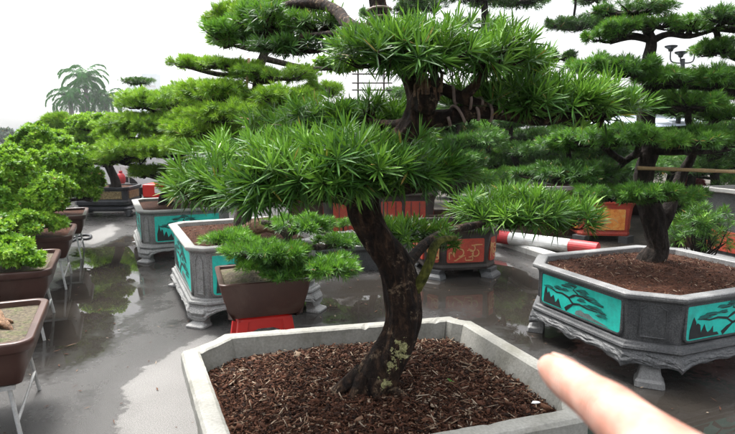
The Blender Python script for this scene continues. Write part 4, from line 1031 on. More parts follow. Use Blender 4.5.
# tree in the far granite planter
C0 = Vector((P2.x - .15, P2.y - .1, .64)); YC = C0.y
pads = [pp(170, 96, YC, 44, 15, 'fine', 560, 1.2, .10), pp(205, 90, YC + .2, 40, 15, 'fine', 460, 1.2, .04), pp(142, 100, YC - .2, 26, 11, 'fine', 260, 1.15, .12), pp(128, 118, YC, 24, 10, 'fine', 230, 1.15, .06), pp(162, 120, YC, 50, 15, 'fine', 600, 1.2, .02),
        pp(205, 116, YC - .2, 44, 17, 'fine', 480, 1.2, .0), pp(122, 132, YC, 22, 9, 'fine', 180, 1.15, .0), pp(148, 144, YC - .3, 48, 18, 'fine', 640, 1.25, .16), pp(195, 140, YC - .3, 46, 19, 'fine', 560, 1.2, .08), pp(225, 148, YC - .4, 42, 19, 'fine', 420, 1.2, .04), pp(118, 156, YC - .3, 22, 10, 'fine', 190, 1.2, .12),
        pp(146, 170, YC - .3, 24, 9, 'fine', 200, 1.15, -.08), pp(176, 182, YC - .5, 24, 11, 'fine', 210, 1.15, -.06), pp(208, 168, YC, 44, 16, 'fine', 330, 1.2, -.06), pp(175, 130, YC + .5, 60, 22, 'fine', 520, 1.3, -.05), pp(215, 105, YC + .6, 60, 20, 'fine', 420, 1.3, -.05), pp(140, 81, YC + 1.2, 18, 4, 'dark', 90, 1, .1), pp(136, 98, YC + 1, 14, 3, 'dark', 60, 1, .1)]
make_tree('bonsai_tree', 'bright green cloud pruned bonsai in the farther granite planter', 'bonsai tree', C0,
          [(C0 + Vector((0, 0, -.04)), .11), (C0 + Vector((0, 0, .1)), .10), (Z(176, 180, YC), .09), (Z(180, 155, YC), .08), (Z(172, 125, YC), .06), (Z(178, 98, YC), .04)], M['bark_dark'], pads, 6, seed=32)

# ------------------------------------------------------------------ tree in the dark right planter
D0_ = Vector((PR.x + .12, PR.y + .26, .57)); YD = D0_.y
pads = [pp(632, 8, YD, 34, 8, 'dark', 200, .85, .05), pp(618, 26, YD - .1, 24, 12, 'mid', 180, .9, .02), pp(600, 36, YD, 14, 8, 'mid', 70, .9, -.02), pp(655, 22, YD - .1, 26, 9, 'mid', 140, .9, .05), pp(690, 24, YD, 24, 9, 'mid', 140, .9, .10), pp(722, 16, YD - .1, 26, 10, 'dark', 150, .9, .12), pp(760, 20, YD, 30, 12, 'dark', 120, .9, .05),
        pp(718, 46, YD + .1, 26, 10, 'mid', 170, .9, .0), pp(750, 52, YD + .1, 24, 10, 'mid', 100, .9, .0),
        pp(598, 64, YD - .1, 26, 12, 'mid', 210, 1.0, .0), pp(632, 66, YD - .2, 30, 13, 'mid', 240, 1.0, .02), pp(676, 74, YD - .2, 36, 11, 'mid', 260, 1.0, .06), pp(716, 76, YD - .1, 34, 13, 'mid', 240, 1.0, .10), pp(756, 80, YD, 34, 14, 'mid', 160, 1.0, .05),
        pp(690, 100, YD - .2, 32, 13, 'mid', 260, 1.05, .14), pp(668, 104, YD, 24, 12, 'mid', 140, 1, .06), pp(722, 112, YD, 24, 9, 'mid', 140, 1, .0),
        pp(600, 136, YD - .1, 40, 13, 'mid', 300, 1.0, .0), pp(640, 134, YD - .3, 34, 12, 'mid', 240, 1.0, .04), pp(690, 136, YD - .3, 38, 14, 'mid', 280, 1.05, .10), pp(725, 136, YD - .1, 30, 14, 'mid', 200, 1.0, .06), pp(568, 142, YD + .2, 30, 10, 'mid', 170, 1, -.05),
        pp(575, 170, YD, 40, 12, 'dark', 260, 1.0, .08), pp(612, 192, YD - .3, 36, 12, 'mid', 230, 1.0, -.1), pp(650, 190, YD - .5, 30, 10, 'mid', 190, 1.05, .0), pp(684, 192, YD - .3, 26, 9, 'mid', 120, 1.0, .0), pp(540, 172, YD + .3, 26, 10, 'dark', 140, 1, .08)]
brs = [[(Z(650, 150, YD), .03), (Z(630, 158, YD), .026), (Z(600, 180, YD), .02), (Z(575, 180, YD), .012)], [(Z(648, 150, YD), .03), (Z(668, 152, YD - .1), .026), (Z(700, 152, YD - .2), .018), (Z(730, 150, YD - .1), .01)],
       [(Z(648, 88, YD), .025), (Z(680, 86, YD - .1), .02), (Z(715, 90, YD - .1), .014)], [(Z(650, 40, YD), .028), (Z(632, 36, YD), .026), (Z(610, 42, YD), .02)], [(Z(650, 42, YD), .028), (Z(668, 34, YD), .024), (Z(690, 36, YD), .018), (Z(720, 28, YD), .01)],
       [(Z(657, 234, YD), .05), (Z(668, 212, YD + .03), .055), (Z(674, 192, YD + .08), .05), (Z(683, 172, YD + .1), .04), (Z(694, 150, YD), .03), (Z(690, 125, YD - .1), .02)]]
make_tree('bonsai_tree', 'dark trunked layered bonsai rising from the dark grey planter on the right', 'bonsai tree', D0_,
          [(D0_ + Vector((-.04, 0, -.04)), .125), (D0_ + Vector((-.03, 0, .03)), .095), (Z(658, 248, YD), .078), (Z(655, 228, YD), .082), (Z(650, 208, YD), .085), (Z(642, 182, YD), .070), (Z(649, 150, YD), .062), (Z(646, 120, YD), .062), (Z(650, 90, YD), .052), (Z(648, 62, YD), .045), (Z(651, 40, YD), .036), (Z(640, 18, YD), .02)],
          M['bark_dark'], pads, 8, brs, seed=42, sides=26, rough=.28)
mb = MB(); a = Z(638, 168, YD - .2); b = Z(770, 173, YD - .1); cp = [a.lerp(b, k / 12) for k in range(13)]
mb.tube(cp, [.014 if k % 3 else .0165 for k in range(13)], 10)
tag(mb.build('bamboo_pole', M['bamboo'], smooth=True), 'long bamboo pole tied level across the dark right trunk', 'pole')

# ------------------------------------------------------------------ left row shrubs
def shrub(name, label, base, crowns, seed, trunkr=.03, barkm='bark_grey', group='shrubs in the left row'):
    top = Vector(crowns[0]['c'])
    return make_tree(name, label, 'shrub', base, [(Vector(base) + Vector((0, 0, -.03)), trunkr * 1.4), (Vector(base) + Vector((.02, 0, .12)), trunkr), (Vector(base).lerp(top, .6), trunkr * .7), (top, trunkr * .4)], M[barkm], crowns, 5, group=group, crown_name='crown', seed=seed, sides=10)
def bb(px, py, Y, rx, ry, kind, n, scale=1.0, bias=0.0, deep=.85, lumps=16):
    k = Y / FPX * 1.02; return dict(c=D(px, py, Y), r=(rx * k, rx * k * deep, ry * k), kind=kind, n=int(n * (1.9 if kind == 'shrub' else 1.3)), scale=scale * (.85 if kind == 'shrub' else 1), bias=bias, ball=True, lumps=lumps)
z0 = ZT - .03
LPv = [Vector((c.x, c.y, z0)) for c in LP]
y2, y3, y4 = LP[1].y, LP[2].y, LP[3].y
shrub('leafy_shrub', 'low leafy bright green seedlings filling the second tray pot', LPv[1] + Vector((.05, 0, 0)), [bb(12, 254, y2 - .15, 27, 17, 'broad', 420, .85, .10), bb(-8, 244, y2, 32, 26, 'broad', 340, .85, .06), bb(30, 261, y2 - .2, 12, 9, 'broad', 90, .7, .06)], 51, .02)
shrub('leafy_shrub', 'broad bushy yellow green shrub in the third tray pot', LPv[2] + Vector((0, 0, 0)), [bb(28, 196, y3, 40, 34, 'shrub', 1500, 1.7, .06, lumps=26), bb(-4, 190, y3 - .1, 42, 44, 'shrub', 1300, 1.7, .06, lumps=24), bb(22, 220, y3 - .25, 40, 20, 'shrub', 800, 1.6, .0, lumps=20), bb(10, 160, y3, 26, 18, 'shrub', 480, 1.7, .10)], 52)
shrub('leafy_shrub', 'tall bushy green shrub in the farthest tray pot', LPv[3] + Vector((-.1, 0, 0)), [bb(62, 176, y4, 36, 36, 'shrub', 1500, 1.9, .03, lumps=24), bb(40, 150, y4 + .1, 28, 26, 'shrub', 900, 1.9, .03, lumps=18), bb(36, 136, y4 + .2, 14, 14, 'shrub', 280, 1.9, .04, lumps=10), bb(82, 190, y4 - .1, 16, 18, 'shrub', 380, 1.8, -.04, lumps=12)], 53)
db = Vector((dk.x + .1, 11.15, .56)); yk = 11.15
shrub('leafy_shrub', 'pale yellow green rounded tree growing in the black glazed pot', db, [bb(92, 124, yk, 25, 13, 'shrub', 700, 2.2, .12), bb(75, 140, yk, 22, 14, 'shrub', 600, 2.2, .06), bb(105, 142, yk, 20, 14, 'shrub', 560, 2.2, .04), bb(88, 155, yk - .2, 30, 15, 'shrub', 800, 2.2, .06), bb(108, 160, yk, 14, 11, 'shrub', 260, 2.1, -.05)], 54, .09, 'bark_dark')
# second-row shrubs further left, behind the row
shrub('leafy_shrub', 'dense green shrub standing behind the left row of pots', Vector((-6.0, 8.2, 0)), [bb(12, 172, 8.2, 34, 26, 'shrub', 1100, 1.8, -.04, lumps=20), bb(-25, 176, 8.2, 36, 32, 'shrub', 800, 1.8, -.04, lumps=18)], 55, .06)

# ------------------------------------------------------------------ background nursery on the right
def bg_bonsai(label, px, py0, Y, hgt, kind, seed, potlabel, spread=1.0, n=220, bias=-.05, pads_n=6):
    """a cloud-pruned tree in a low brown pot, further back"""
    rng = random.Random(seed); b = D(px, 150, Y); b.z = .38
    t = thing('tray_pot', potlabel, 'plant pot', (b.x, b.y, 0), rng.uniform(-.3, .4), 'low pots in the background')
    tray(t, .42, .32, .06, 0.05, .42, .06, M['brown_glaze'], M['soil'], seed=seed)
    bl = MB(); 
    for sx in (-1, 1): bl.box((sx * .22, 0, .024), (.10, .5, .05))
    bl.build('foot', M['granite_dark'], t)
    lean = rng.uniform(-.15, .15); tr_ = [(b + Vector((0, 0, -.02)), .09), (b + Vector((.03, 0, .1)), .075), (b + Vector((lean * .5 + .08, .05, hgt * .35)), .06), (b + Vector((lean - .08, 0, hgt * .65)), .045), (b + Vector((lean, 0, hgt * .97)), .02)]
    pd = []
    for k in range(pads_n):
        f = .30 + .70 * k / (pads_n - 1); a = k * 2.3 + rng.uniform(-.4, .4); rad = (1.05 - .75 * f) * rng.uniform(.75, 1.1) * .75 * spread
        rr_ = (.52 - .25 * f) * rng.uniform(.85, 1.2) * spread
        pd.append(dict(c=b + Vector((lean * f + math.cos(a) * rad, math.sin(a) * rad * .8, hgt * f)), r=(rr_ * 1.15, rr_, rr_ * .42), kind=kind, n=int(n * 2.0 * (1.2 - .5 * f)), scale=1.5, bias=bias + rng.uniform(-.08, .08)))
    return make_tree('bonsai_tree', label, 'bonsai tree', b, tr_, M['bark_dark'], pd, 5, group='background bonsai rows', seed=seed, sides=10, twig=.08)
bg_bonsai('dim layered bonsai seen just right of the upper trunk', 452, 150, 8.6, 1.75, 'mid', 61, 'low brown pot hidden below the pads right of the trunk', 1.2, 330)
bg_bonsai('dark layered bonsai behind the low right hand pads of the near tree', 520, 150, 9.6, 1.65, 'dark', 62, 'low brown pot beneath the dark middle bonsai', 1.25, 300, .1)
bg_bonsai('wide dark bonsai between the near tree and the right hand trunk', 585, 150, 9.0, 1.7, 'dark', 63, 'low brown pot left of the orange planter', 1.2, 300, .08)
bg_bonsai('dark bonsai partly hidden behind the right hand trunk', 690, 150, 9.4, 1.9, 'dark', 64, 'low brown pot behind the right hand trunk', 1.25, 300, .1)
bg_bonsai('green bonsai at the edge of the nursery on the far right', 745, 150, 8.4, 1.8, 'mid', 65, 'low brown pot at the far right edge', 1.2, 260)
bg_bonsai('mid green bonsai behind the upper left of the near trunk', 362, 150, 9.6, 1.55, 'mid', 66, 'low brown pot behind the near trunk', 1.2, 300, .0)
bg_bonsai('green bonsai between the tall left bonsai and the near trunk', 312, 150, 10.4, 1.6, 'fine', 67, 'low brown pot behind the small brown bonsai', 1.2, 300, -.05)
bg_bonsai('bushy green bonsai low behind the right end of the near pads', 628, 150, 11.0, 2.0, 'mid', 68, 'low brown pot far behind the orange planter', 1.5, 300, -.02)
bg_bonsai('dark bonsai far behind the upper trunk', 410, 150, 11.2, 2.0, 'dark', 69, 'low brown pot far behind the upper trunk', 1.5, 300, .12)
bg_bonsai('green bonsai far back between the strap leaf pads', 555, 150, 11.4, 2.1, 'mid', 70, 'low brown pot far back in the middle', 1.5, 300, -.04)
bg_bonsai('broad dark bonsai filling the gap right of the right hand trunk', 715, 150, 7.6, 1.75, 'dark', 75, 'low brown pot hidden behind the green verge shrub', 1.2, 260, .1)
bg_bonsai('leafy green bonsai far back between the right hand trunk and the lamp', 668, 150, 10.6, 2.2, 'mid', 76, 'low brown pot far back right of the lamp', 1.5, 300, .0)
bg_bonsai('small dark bonsai behind the brown planter box', 490, 150, 10.8, 2.0, 'dark', 77, 'low brown pot far back behind the red and white pole', 1.4, 300, .1)
# trees growing in the red planters
def small_tree(label, base, hgt, kind, seed, spread, n, bias, barkm='bark_dark'):
    rng = random.Random(seed); b = Vector(base); pd = []
    for k in range(4):
        f = .5 + .5 * k / 3; a = k * 2.2 + seed; rr_ = (.46 - .2 * f) * spread
        pd.append(dict(c=b + Vector((math.cos(a) * .34 * spread * (1.15 - f * .7), math.sin(a) * .25 * spread, hgt * f)), r=(rr_ * 1.15, rr_, rr_ * .42), kind=kind, n=n * 2, scale=1.3, bias=bias))
    return make_tree('bonsai_tree', label, 'bonsai tree', b, [(b + Vector((0, 0, -.03)), .08), (b + Vector((.04, 0, .12)), .065), (b + Vector((-.06, 0, hgt * .5)), .05), (b + Vector((.02, 0, hgt)), .02)], M[barkm], pd, 5, group='background bonsai rows', seed=seed, sides=12, twig=.1)
small_tree('bonsai growing in the footed red planter with gold scrollwork', (1.05, 6.6, .55), 1.15, 'dark', 71, 1.15, 240, .1)
small_tree('bonsai growing in the wide planter with red strips', (.1, 8.75, .71), 1.1, 'mid', 72, 1.5, 260, -.05)
rcx = D(343, 225, 6.75)
pd = [dict(c=Vector((rcx.x, 6.85, .50)), r=(.14, .12, .10), kind='mid', n=70, scale=1.0, bias=.15), dict(c=Vector((rcx.x - .3, 6.85, .42)), r=(.2, .14, .09), kind='mid', n=80, scale=1.0, bias=.0)]
make_tree('leafy_shrub', 'small bright shrub growing behind the rock on the stone tray', 'shrub', (rcx.x, 6.85, .29), [(Vector((rcx.x, 6.85, .28)), .02), (Vector((rcx.x, 6.85, .4)), .015), (Vector((rcx.x, 6.85, .48)), .008)], M['bark_grey'], pd, 4, crown_name='crown', seed=73, sides=8)

# brown planter with skylight painted into its rim, orange carved planter, grey pot at the right edge
a0 = D(530, 187, 8.4); a1 = D(598, 187, 8.4)
t = thing('brown_planter', 'brown planter box with a rim coloured pale for skylight behind the strap leaves', 'planter', ((a0.x + a1.x) / 2, 8.9, 0), math.radians(5))
zt = a0.z; hx = (a1.x - a0.x) / 2; P = octagon(hx, .45, .06); mb = MB()
mb.loft([lift(offset_poly(P, o), z) for o, z in ((-.06, .06), (-.05, .2), (-.03, zt - .08), (-.03, zt - .06))], True, False); mb.build('body', M['brown_glaze'], t)
mb = MB(); mb.loft([lift(offset_poly(P, o), z) for o, z in ((-.032, zt - .062), (.02, zt - .05), (.02, zt), (-.10, zt), (-.11, zt - .08))], False, False); mb.build('rim', M['rim_light'], t)  # pale colour stands in for open sky lighting this rim
for sx in (-1, 1):
    mb = MB(); mb.box((sx * hx * .7, 0, .03), (.14, .7, .06)); mb.build('foot', M['granite_dark'], t)
soil_bed(t, offset_poly(P, -.1), zt - .04, M['soil'], .02, .08, 81)
o0 = D(582, 203, 7.9); o1 = D(640, 203, 7.9)
ot = red_planter('orange_planter', 'planter with orange and gold carved panels in a red frame behind the right trunk', ((o0.x + o1.x) / 2, 8.35, 0), math.radians(-6), (o1.x - o0.x) / 2 - .03, .42, .06, .66, M['orange'], 9, False, None, .16)
for ch in list(ot.children):
    if ch.name.startswith('body'): ch.data.materials[0] = M['redpanel']
small_tree('bent dark bonsai growing in the orange carved planter', ((o0.x + o1.x) / 2, 8.4, .64), 1.0, 'dark', 74, 1.3, 240, .08)
e0 = D(716, 192, 6.75)
t = thing('painted_pot', 'grey pot with a pale rim and red panel at the right edge', 'plant pot', (e0.x + .50, 6.75, 0), math.radians(18))
mb = MB(); P = octagon(.46, .42, .1); zt = D(712, 192, 6.3).z * 1.0
mb.loft([lift(offset_poly(P, o), z) for o, z in ((.03, 0), (.05, .02), (.05, .10), (.0, .14), (-.06, .18), (-.03, zt - .08), (-.03, zt - .06))], True, False); mb.build('body', M['granite_dark'], t)
mb = MB(); mb.loft([lift(offset_poly(P, o), z) for o, z in ((-.032, zt - .062), (.03, zt - .04), (.03, zt), (-.08, zt), (-.09, zt - .08))], False, False); mb.build('rim', M['rim_light'], t)
for n_, ux, hd in ((Vector((0, -1, 0)), Vector((1, 0, 0)), .42), (Vector((-1, 0, 0)), Vector((0, -1, 0)), .46)):
    mb = MB(); mb.prism(roundrect(.26, .12, .02, 2), n_ * (hd - .055) + Vector((0, 0, .33)), ux, (0, 0, 1), .03); mb.build('red_panel', M['redpanel'], t)
soil_bed(t, offset_poly(P, -.08), zt - .04, M['soil'], .02, .08, 82)

# verge shrubs
def verge_shrub(label, px, py, Y, rx, ry, kind, n, seed, scale=1.2, bias=0.0):
    b = D(px, py, Y); b.z = .06; c = D(px, py, Y); c.z = max(c.z, .06 + ry * Y / FPX * .8)
    cr = bb(px, py, Y, rx, ry, kind, n, scale, bias, lumps=14); cr['c'] = c
    return make_tree('verge_shrub', label, 'shrub', b, [(b + Vector((0, 0, -.03)), .025), (b.lerp(c, .5), .02), (c, .01)], M['bark_dark'], [cr], 4, group='shrubs on the verge', crown_name='crown', seed=seed, sides=8)
verge_shrub('leafy green shrub left of the grey pot at the right edge', 700, 238, 6.0, 36, 42, 'strap2', 230, 91, 1.05, -.04)
verge_shrub('low grassy green shrub just right of the dark trunk', 680, 205, 7.6, 26, 16, 'mid', 260, 92, 1.3, .1)
verge_shrub('dark low shrub behind the orange carved planter', 600, 190, 9.6, 40, 20, 'dark', 300, 93, 1.5, .1)
verge_shrub('small dark shrub beside the grey right pot', 728, 205, 8.2, 24, 16, 'dark', 200, 94, 1.4, .1)
verge_shrub('red leaved low shrub under the bamboo pole', 690, 185, 9.8, 16, 9, 'dark', 120, 95, 1.3, .1)
M['leaf_red'] = leafmat('red_leaf', (.10, .012, .02), (.25, .03, .05), (.42, .08, .10), .2)
for o in SC.objects:
    if o.get('label', '').startswith('red leaved'):
        for ch in o.children:
            if ch.name.startswith('crown'): ch.data.materials[0] = M['leaf_red']

# clipped hedge closing the nursery at the back
def hedge(label, x0, x1, Y, hgt, dep, n, seed, kind='dark', scale=2.2, bias=.12):
    rng = np.random.default_rng(seed); t = thing('hedge', label, 'hedge', ((x0 + x1) / 2, Y, 0)); w_ = x1 - x0
    k = int(w_ * 2.2); lx = rng.uniform(-w_ / 2, w_ / 2, k); ly = rng.uniform(-dep / 2, dep / 2, k); lz = rng.uniform(.15, .85, k) * hgt; ls = rng.uniform(.35, .6, k)
    idx = rng.integers(0, k, n); d = unit(rng.normal(size=(n, 3)) + np.array([0, -.35, .25]))
    C = np.stack([lx[idx], ly[idx], lz[idx]], 1) + d * (ls[idx] * rng.uniform(.75, 1.05, n))[:, None] * np.array([1.2, .8, .8]); C[:, 2] = np.maximum(C[:, 2], .05)
    V, Q, T, ti = shoots(C, unit(d + np.array([0, 0, .4])), kind, rng, scale, bias); np_mesh('foliage', V, Q, T, ti, M[KIND[kind][7]], t)
    mb = MB()
    for q in range(k):
        mb.tube([(lx[q], ly[q], 0), (lx[q] + .05, ly[q], lz[q] * .6), (lx[q], ly[q], lz[q])], [.03, .022, .01], 5)
    mb.build('stems', M['bark_dark'], t)
    return t
hedge('dark leafy hedge closing the nursery behind the middle bonsai', -1.5, 6.2, 13.2, 2.75, 1.4, 17000, 101)
hedge('green leafy hedge behind the bonsai on the far right', 6.4, 13.5, 12.6, 2.9, 1.4, 17000, 102)

hedge('bright leafy hedge far behind the bonsai on the left', -9.5, -1.6, 15.5, 2.5, 1.4, 12000, 103, 'fine', 3.4, -.02)
# tall pine behind with dark flat pads
pb_ = D(484, 100, 12.0); pb_.z = 0
pads = [pp(478, -6, 12, 34, 8, 'dark', 260, 1.9, .05), pp(520, -2, 12, 34, 6, 'dark', 220, 1.9, .05), pp(452, -10, 12, 26, 8, 'dark', 160, 1.9, .05), pp(580, 24, 12.2, 24, 8, 'dark', 240, 1.8, .08), pp(560, 22, 12.1, 14, 6, 'dark', 90, 1.7, .08), pp(560, 56, 12.3, 15, 6, 'dark', 120, 1.7, .06), pp(596, -4, 12, 24, 6, 'dark', 120, 1.8, .05), pp(468, 22, 11.8, 12, 5, 'dark', 70, 1.6, .2), pp(500, 24, 11.8, 10, 4, 'dark', 50, 1.5, .1)]
brs = [[(Z(484, -20, 12), .05), (Z(540, -14, 12), .04), (Z(573, -8, 12.1), .03), (Z(574, 16, 12.2), .025)], [(Z(485, 60, 12), .05), (Z(530, 66, 12.2), .035), (Z(556, 58, 12.3), .025)], [(Z(596, -14, 12.1), .02), (Z(598, 6, 12.2), .02), (Z(602, 20, 12.2), .018)]]
make_tree('pine_tree', 'tall dark pine with flat pads rising behind the near tree', 'tree', pb_, [(pb_, .14), (Z(486, 120, 12), .11), (Z(482, 60, 12), .09), (Z(485, 20, 12), .075), (Z(483, -30, 12), .05)], M['bark_dark'], pads, 5, brs, seed=111, sides=12, twig=.1)
pb2 = D(420, 100, 13.0); pb2.z = 0
pads = [pp(400, 8, 13, 18, 9, 'dark', 130, 1.8, .1), pp(430, 4, 13, 20, 9, 'dark', 150, 1.8, .08), pp(416, -8, 13, 30, 10, 'dark', 180, 1.8, .1), pp(365, 12, 13, 9, 5, 'dark', 50, 1.6, .15)]
make_tree('pine_tree', 'dark ragged tree top showing behind the upper trunk', 'tree', pb2, [(pb2, .14), (Z(420, 100, 13), .11), (Z(416, 40, 13), .08), (Z(414, -10, 13), .04)], M['bark_dark'], pads, 5, seed=112, sides=12, twig=.1)

# bamboo drying frame seen between the pads
fb_ = D(370, 80, 7.6); t = thing('bamboo_trellis', 'thin bamboo frame seen through the gap left of the upper trunk', 'trellis', (fb_.x, 7.6, 0))
for px in (358, 384):
    mb = MB(); q = Z(px, 66, 7.6); mb.tube([(q.x - fb_.x, 0, 0), (q.x - fb_.x, 0, q.z)], .012, 8); mb.build('post', M['darkframe'], t)
for py in (74, 83, 90):
    mb = MB(); q0 = Z(352, py, 7.57); q1 = Z(392, py, 7.57); mb.tube([(q0.x - fb_.x, -.04, q0.z), (q1.x - fb_.x, -.04, q1.z)], .010, 8); mb.build('rail', M['darkframe'], t)

# saucer lamp cluster on a post
lp = D(683, 60, 9.5); t = thing('garden_lamp', 'dark garden lamp post with three saucer shades above the right pads', 'lamp', (lp.x, 9.5, 0))
mb = MB(); mb.tube([(0, 0, 0), (0, 0, lp.z - .05), (0, 0, lp.z + .02)], [.05, .035, .03], 10); mb.build('post', M['black_glaze'], t, smooth=True)
for px, py in ((671, 47), (681, 53), (695, 48)):
    q = Z(px, py, 9.5) - Vector((lp.x, 9.5, 0)); mb = MB()
    mb.tube(catmull([(0, 0, lp.z - .05), (q.x * .9, 0, lp.z - .02), (q.x, 0, q.z - .04)], 4), .012, 6); mb.build('arm', M['black_glaze'], t)
    mb = MB(); mb.loft([[Vector((q.x + math.cos(a_) * r_, math.sin(a_) * r_, q.z + z_)) for a_ in [2 * PI * k / 18 for k in range(18)]] for z_, r_ in ((-.07, .03), (-.03, .045), (-.012, .075), (0, .095), (.02, .10), (.03, .06))]); mb.build('lamp_shade', M['black_glaze'], t)

# pale blue tarpaulin shelter behind the right trees
tp = D(668, 124, 9.3); t = thing('tarpaulin_shelter', 'pale blue tarpaulin shelter roof glimpsed behind the right bonsai', 'shelter', (tp.x + .3, 9.9, 0))
mb = MB(); nxx, nyy = 16, 6; vs = []; fs = []
for j in range(nyy + 1):
    for i_ in range(nxx + 1):
        x = -1.3 + 3.2 * i_ / nxx; y = -.6 + 1.4 * j / nyy; vs.append((x, y, tp.z - .10 + .22 * (i_ / nxx) + .22 * (j / nyy) + .05 * mnoise.noise(Vector((x * 1.5, y * 1.5, 1)))))
for j in range(nyy):
    for i_ in range(nxx):
        a_ = j * (nxx + 1) + i_; fs.append((a_, a_ + 1, a_ + nxx + 2, a_ + nxx + 1))
mb.add(vs, fs); o = mb.build('tarpaulin', M['tarp'], t, smooth=True); sm = o.modifiers.new('s', 'SOLIDIFY'); sm.thickness = .012
for x, y in ((-1.2, -.5), (1.8, -.5), (-1.2, .7), (1.8, .7)):
    mb = MB(); mb.tube([(x, y, 0), (x, y, tp.z - .12 + .22 * (x + 1.3) / 3.2 + .22 * (y + .6) / 1.4)], .025, 8); mb.build('post', M['metal'], t)

# ------------------------------------------------------------------ white van, red box and shed at the end of the path
vc = Vector((-5.35, 13.0, 0))
t = thing('parked_van', 'white van parked beyond the far turquoise planter', 'van', (vc.x + .75, 14.2, 0), math.radians(3))
L_, W_ = 3.9, 1.6
side = [(-1.95, .35), (-1.95, .95), (-1.85, 1.0), (-1.25, 1.08), (-.85, 1.72), (-.7, 1.80), (1.75, 1.80), (1.92, 1.70), (1.95, .95), (1.95, .35)]
mb = MB(); mb.loft([[Vector((x, y * W_ / 2 * (.90 if z > 1.2 else 1), z)) for x, z in side] for y in (-1, -.9, .9, 1)]); mb.build('body', M['carwhite'], t, bevel=.03)
for sy in (-1, 1):
    for wn, pts in (('window', [(-1.05, 1.12), (-.72, 1.64), (.1, 1.64), (.1, 1.12)]), ('window', [(.2, 1.12), (.2, 1.64), (.95, 1.64), (.95, 1.12)]), ('window', [(1.05, 1.12), (1.05, 1.64), (1.7, 1.64), (1.78, 1.12)])):
        mb = MB(); yy = sy * (W_ / 2 * .90 + .001); ux = Vector((-sy, 0, 0)) * -1
        pl_ = [(x if sy < 0 else -x, z) for x, z in pts]; ar = sum(pl_[i - 1][0] * pl_[i][1] - pl_[i][0] * pl_[i - 1][1] for i in range(4))
        mb.prism(pl_ if ar > 0 else pl_[::-1], (0, yy, 0), (-sy, 0, 0) if sy < 0 else (-1, 0, 0), (0, 0, 1), .012); mb.build(wn, M['carglass'], t)
for x in (-1.2, 1.25):
    for sy in (-1, 1):
        mb = MB(); mb.tube([(x, sy * (W_ / 2 - .16), .31), (x, sy * (W_ / 2 + .02), .31)], .31, 24); wh = mb.build('wheel', M['rubber'], t)
        mb = MB(); mb.tube([(x, sy * (W_ / 2 + .015), .31), (x, sy * (W_ / 2 + .03), .31)], .18, 16); mb.build('rim', M['metal'], wh)
for sy in (-1, 1):
    mb = MB(); mb.box((-1.95, sy * .6, .78), (.04, .28, .16)); mb.build('headlight', M['whitepaint'], t)
rb = D(152, 194, 11.2)
t = thing('delivery_box', 'red box trike standing behind the far planter', 'cart', (rb.x + .1, 11.3, 0))
mb = MB(); mb.box((0, 0, .50), (.46, .5, .26)); mb.build('box', M['red_plastic'], t, bevel=.02)
mb = MB(); mb.box((.08, -.253, .52), (.13, .012, .12)); mb.build('label_plate', M['whitepaint'], t)
for x, y in ((-.22, -.2), (.22, -.2), (0, .2)):
    mb = MB(); mb.tube([(x - .02, y, .2), (x + .03, y, .2)], .2, 18); mb.build('wheel', M['rubber'], t)
mb = MB(); mb.box((0, 0, .38), (.5, .46, .04)); mb.build('chassis', M['darkframe'], t)
sh = D(140, 160, 24.0)
t = thing('shed', 'low pale plaster shed with a grey roof behind the white van', 'building', (sh.x + 1.0, 24.5, 0))
mb = MB(); mb.box((0, 0, 1.05), (7.0, 3.0, 2.1)); mb.build('wall', M['plaster'], t)
mb = MB(); mb.loft([[Vector((x, y, z)) for y, z in ((-1.8, 2.08), (0, 2.55), (1.8, 2.08), (1.8, 2.0), (-1.8, 2.0))] for x in (-3.8, 3.8)]); mb.build('roof', M['rooftile'], t)
for x in (-2.2, -.2, 1.8):
    mb = MB(); mb.box((x, -1.51, 1.15), (.9, .03, .9)); q = mb.build('window', M['carglass'], t); mb = MB()
    for dx in (-.46, 0, .46): mb.box((x + dx, -1.53, 1.15), (.05, .04, .98))
    mb.build('frame', M['whitepaint'], q)
ln = D(121, 179, 13.0); mb = MB(); mb.sphere((0, 0, 0), .13, 16, 10, 0, (.8, .8, 1.15)); mb.tube([(0, 0, .14), (0, 0, .19)], .04, 8); mb.tube([(0, 0, -.20), (0, 0, -.14)], .04, 8)
lnb = thing('lantern_post', 'red paper lantern on a thin pole beside the black pot', 'lantern', (ln.x, 13, 0))
o = mb.build('lantern', M['redpaint'], lnb, smooth=True); o.location = (0, 0, ln.z)
mb = MB(); mb.tube([(.16, .05, 0), (.16, .05, ln.z + .3), (0, 0, ln.z + .28), (0, 0, ln.z + .18)], .014, 6); mb.build('post', M['metal'], lnb)

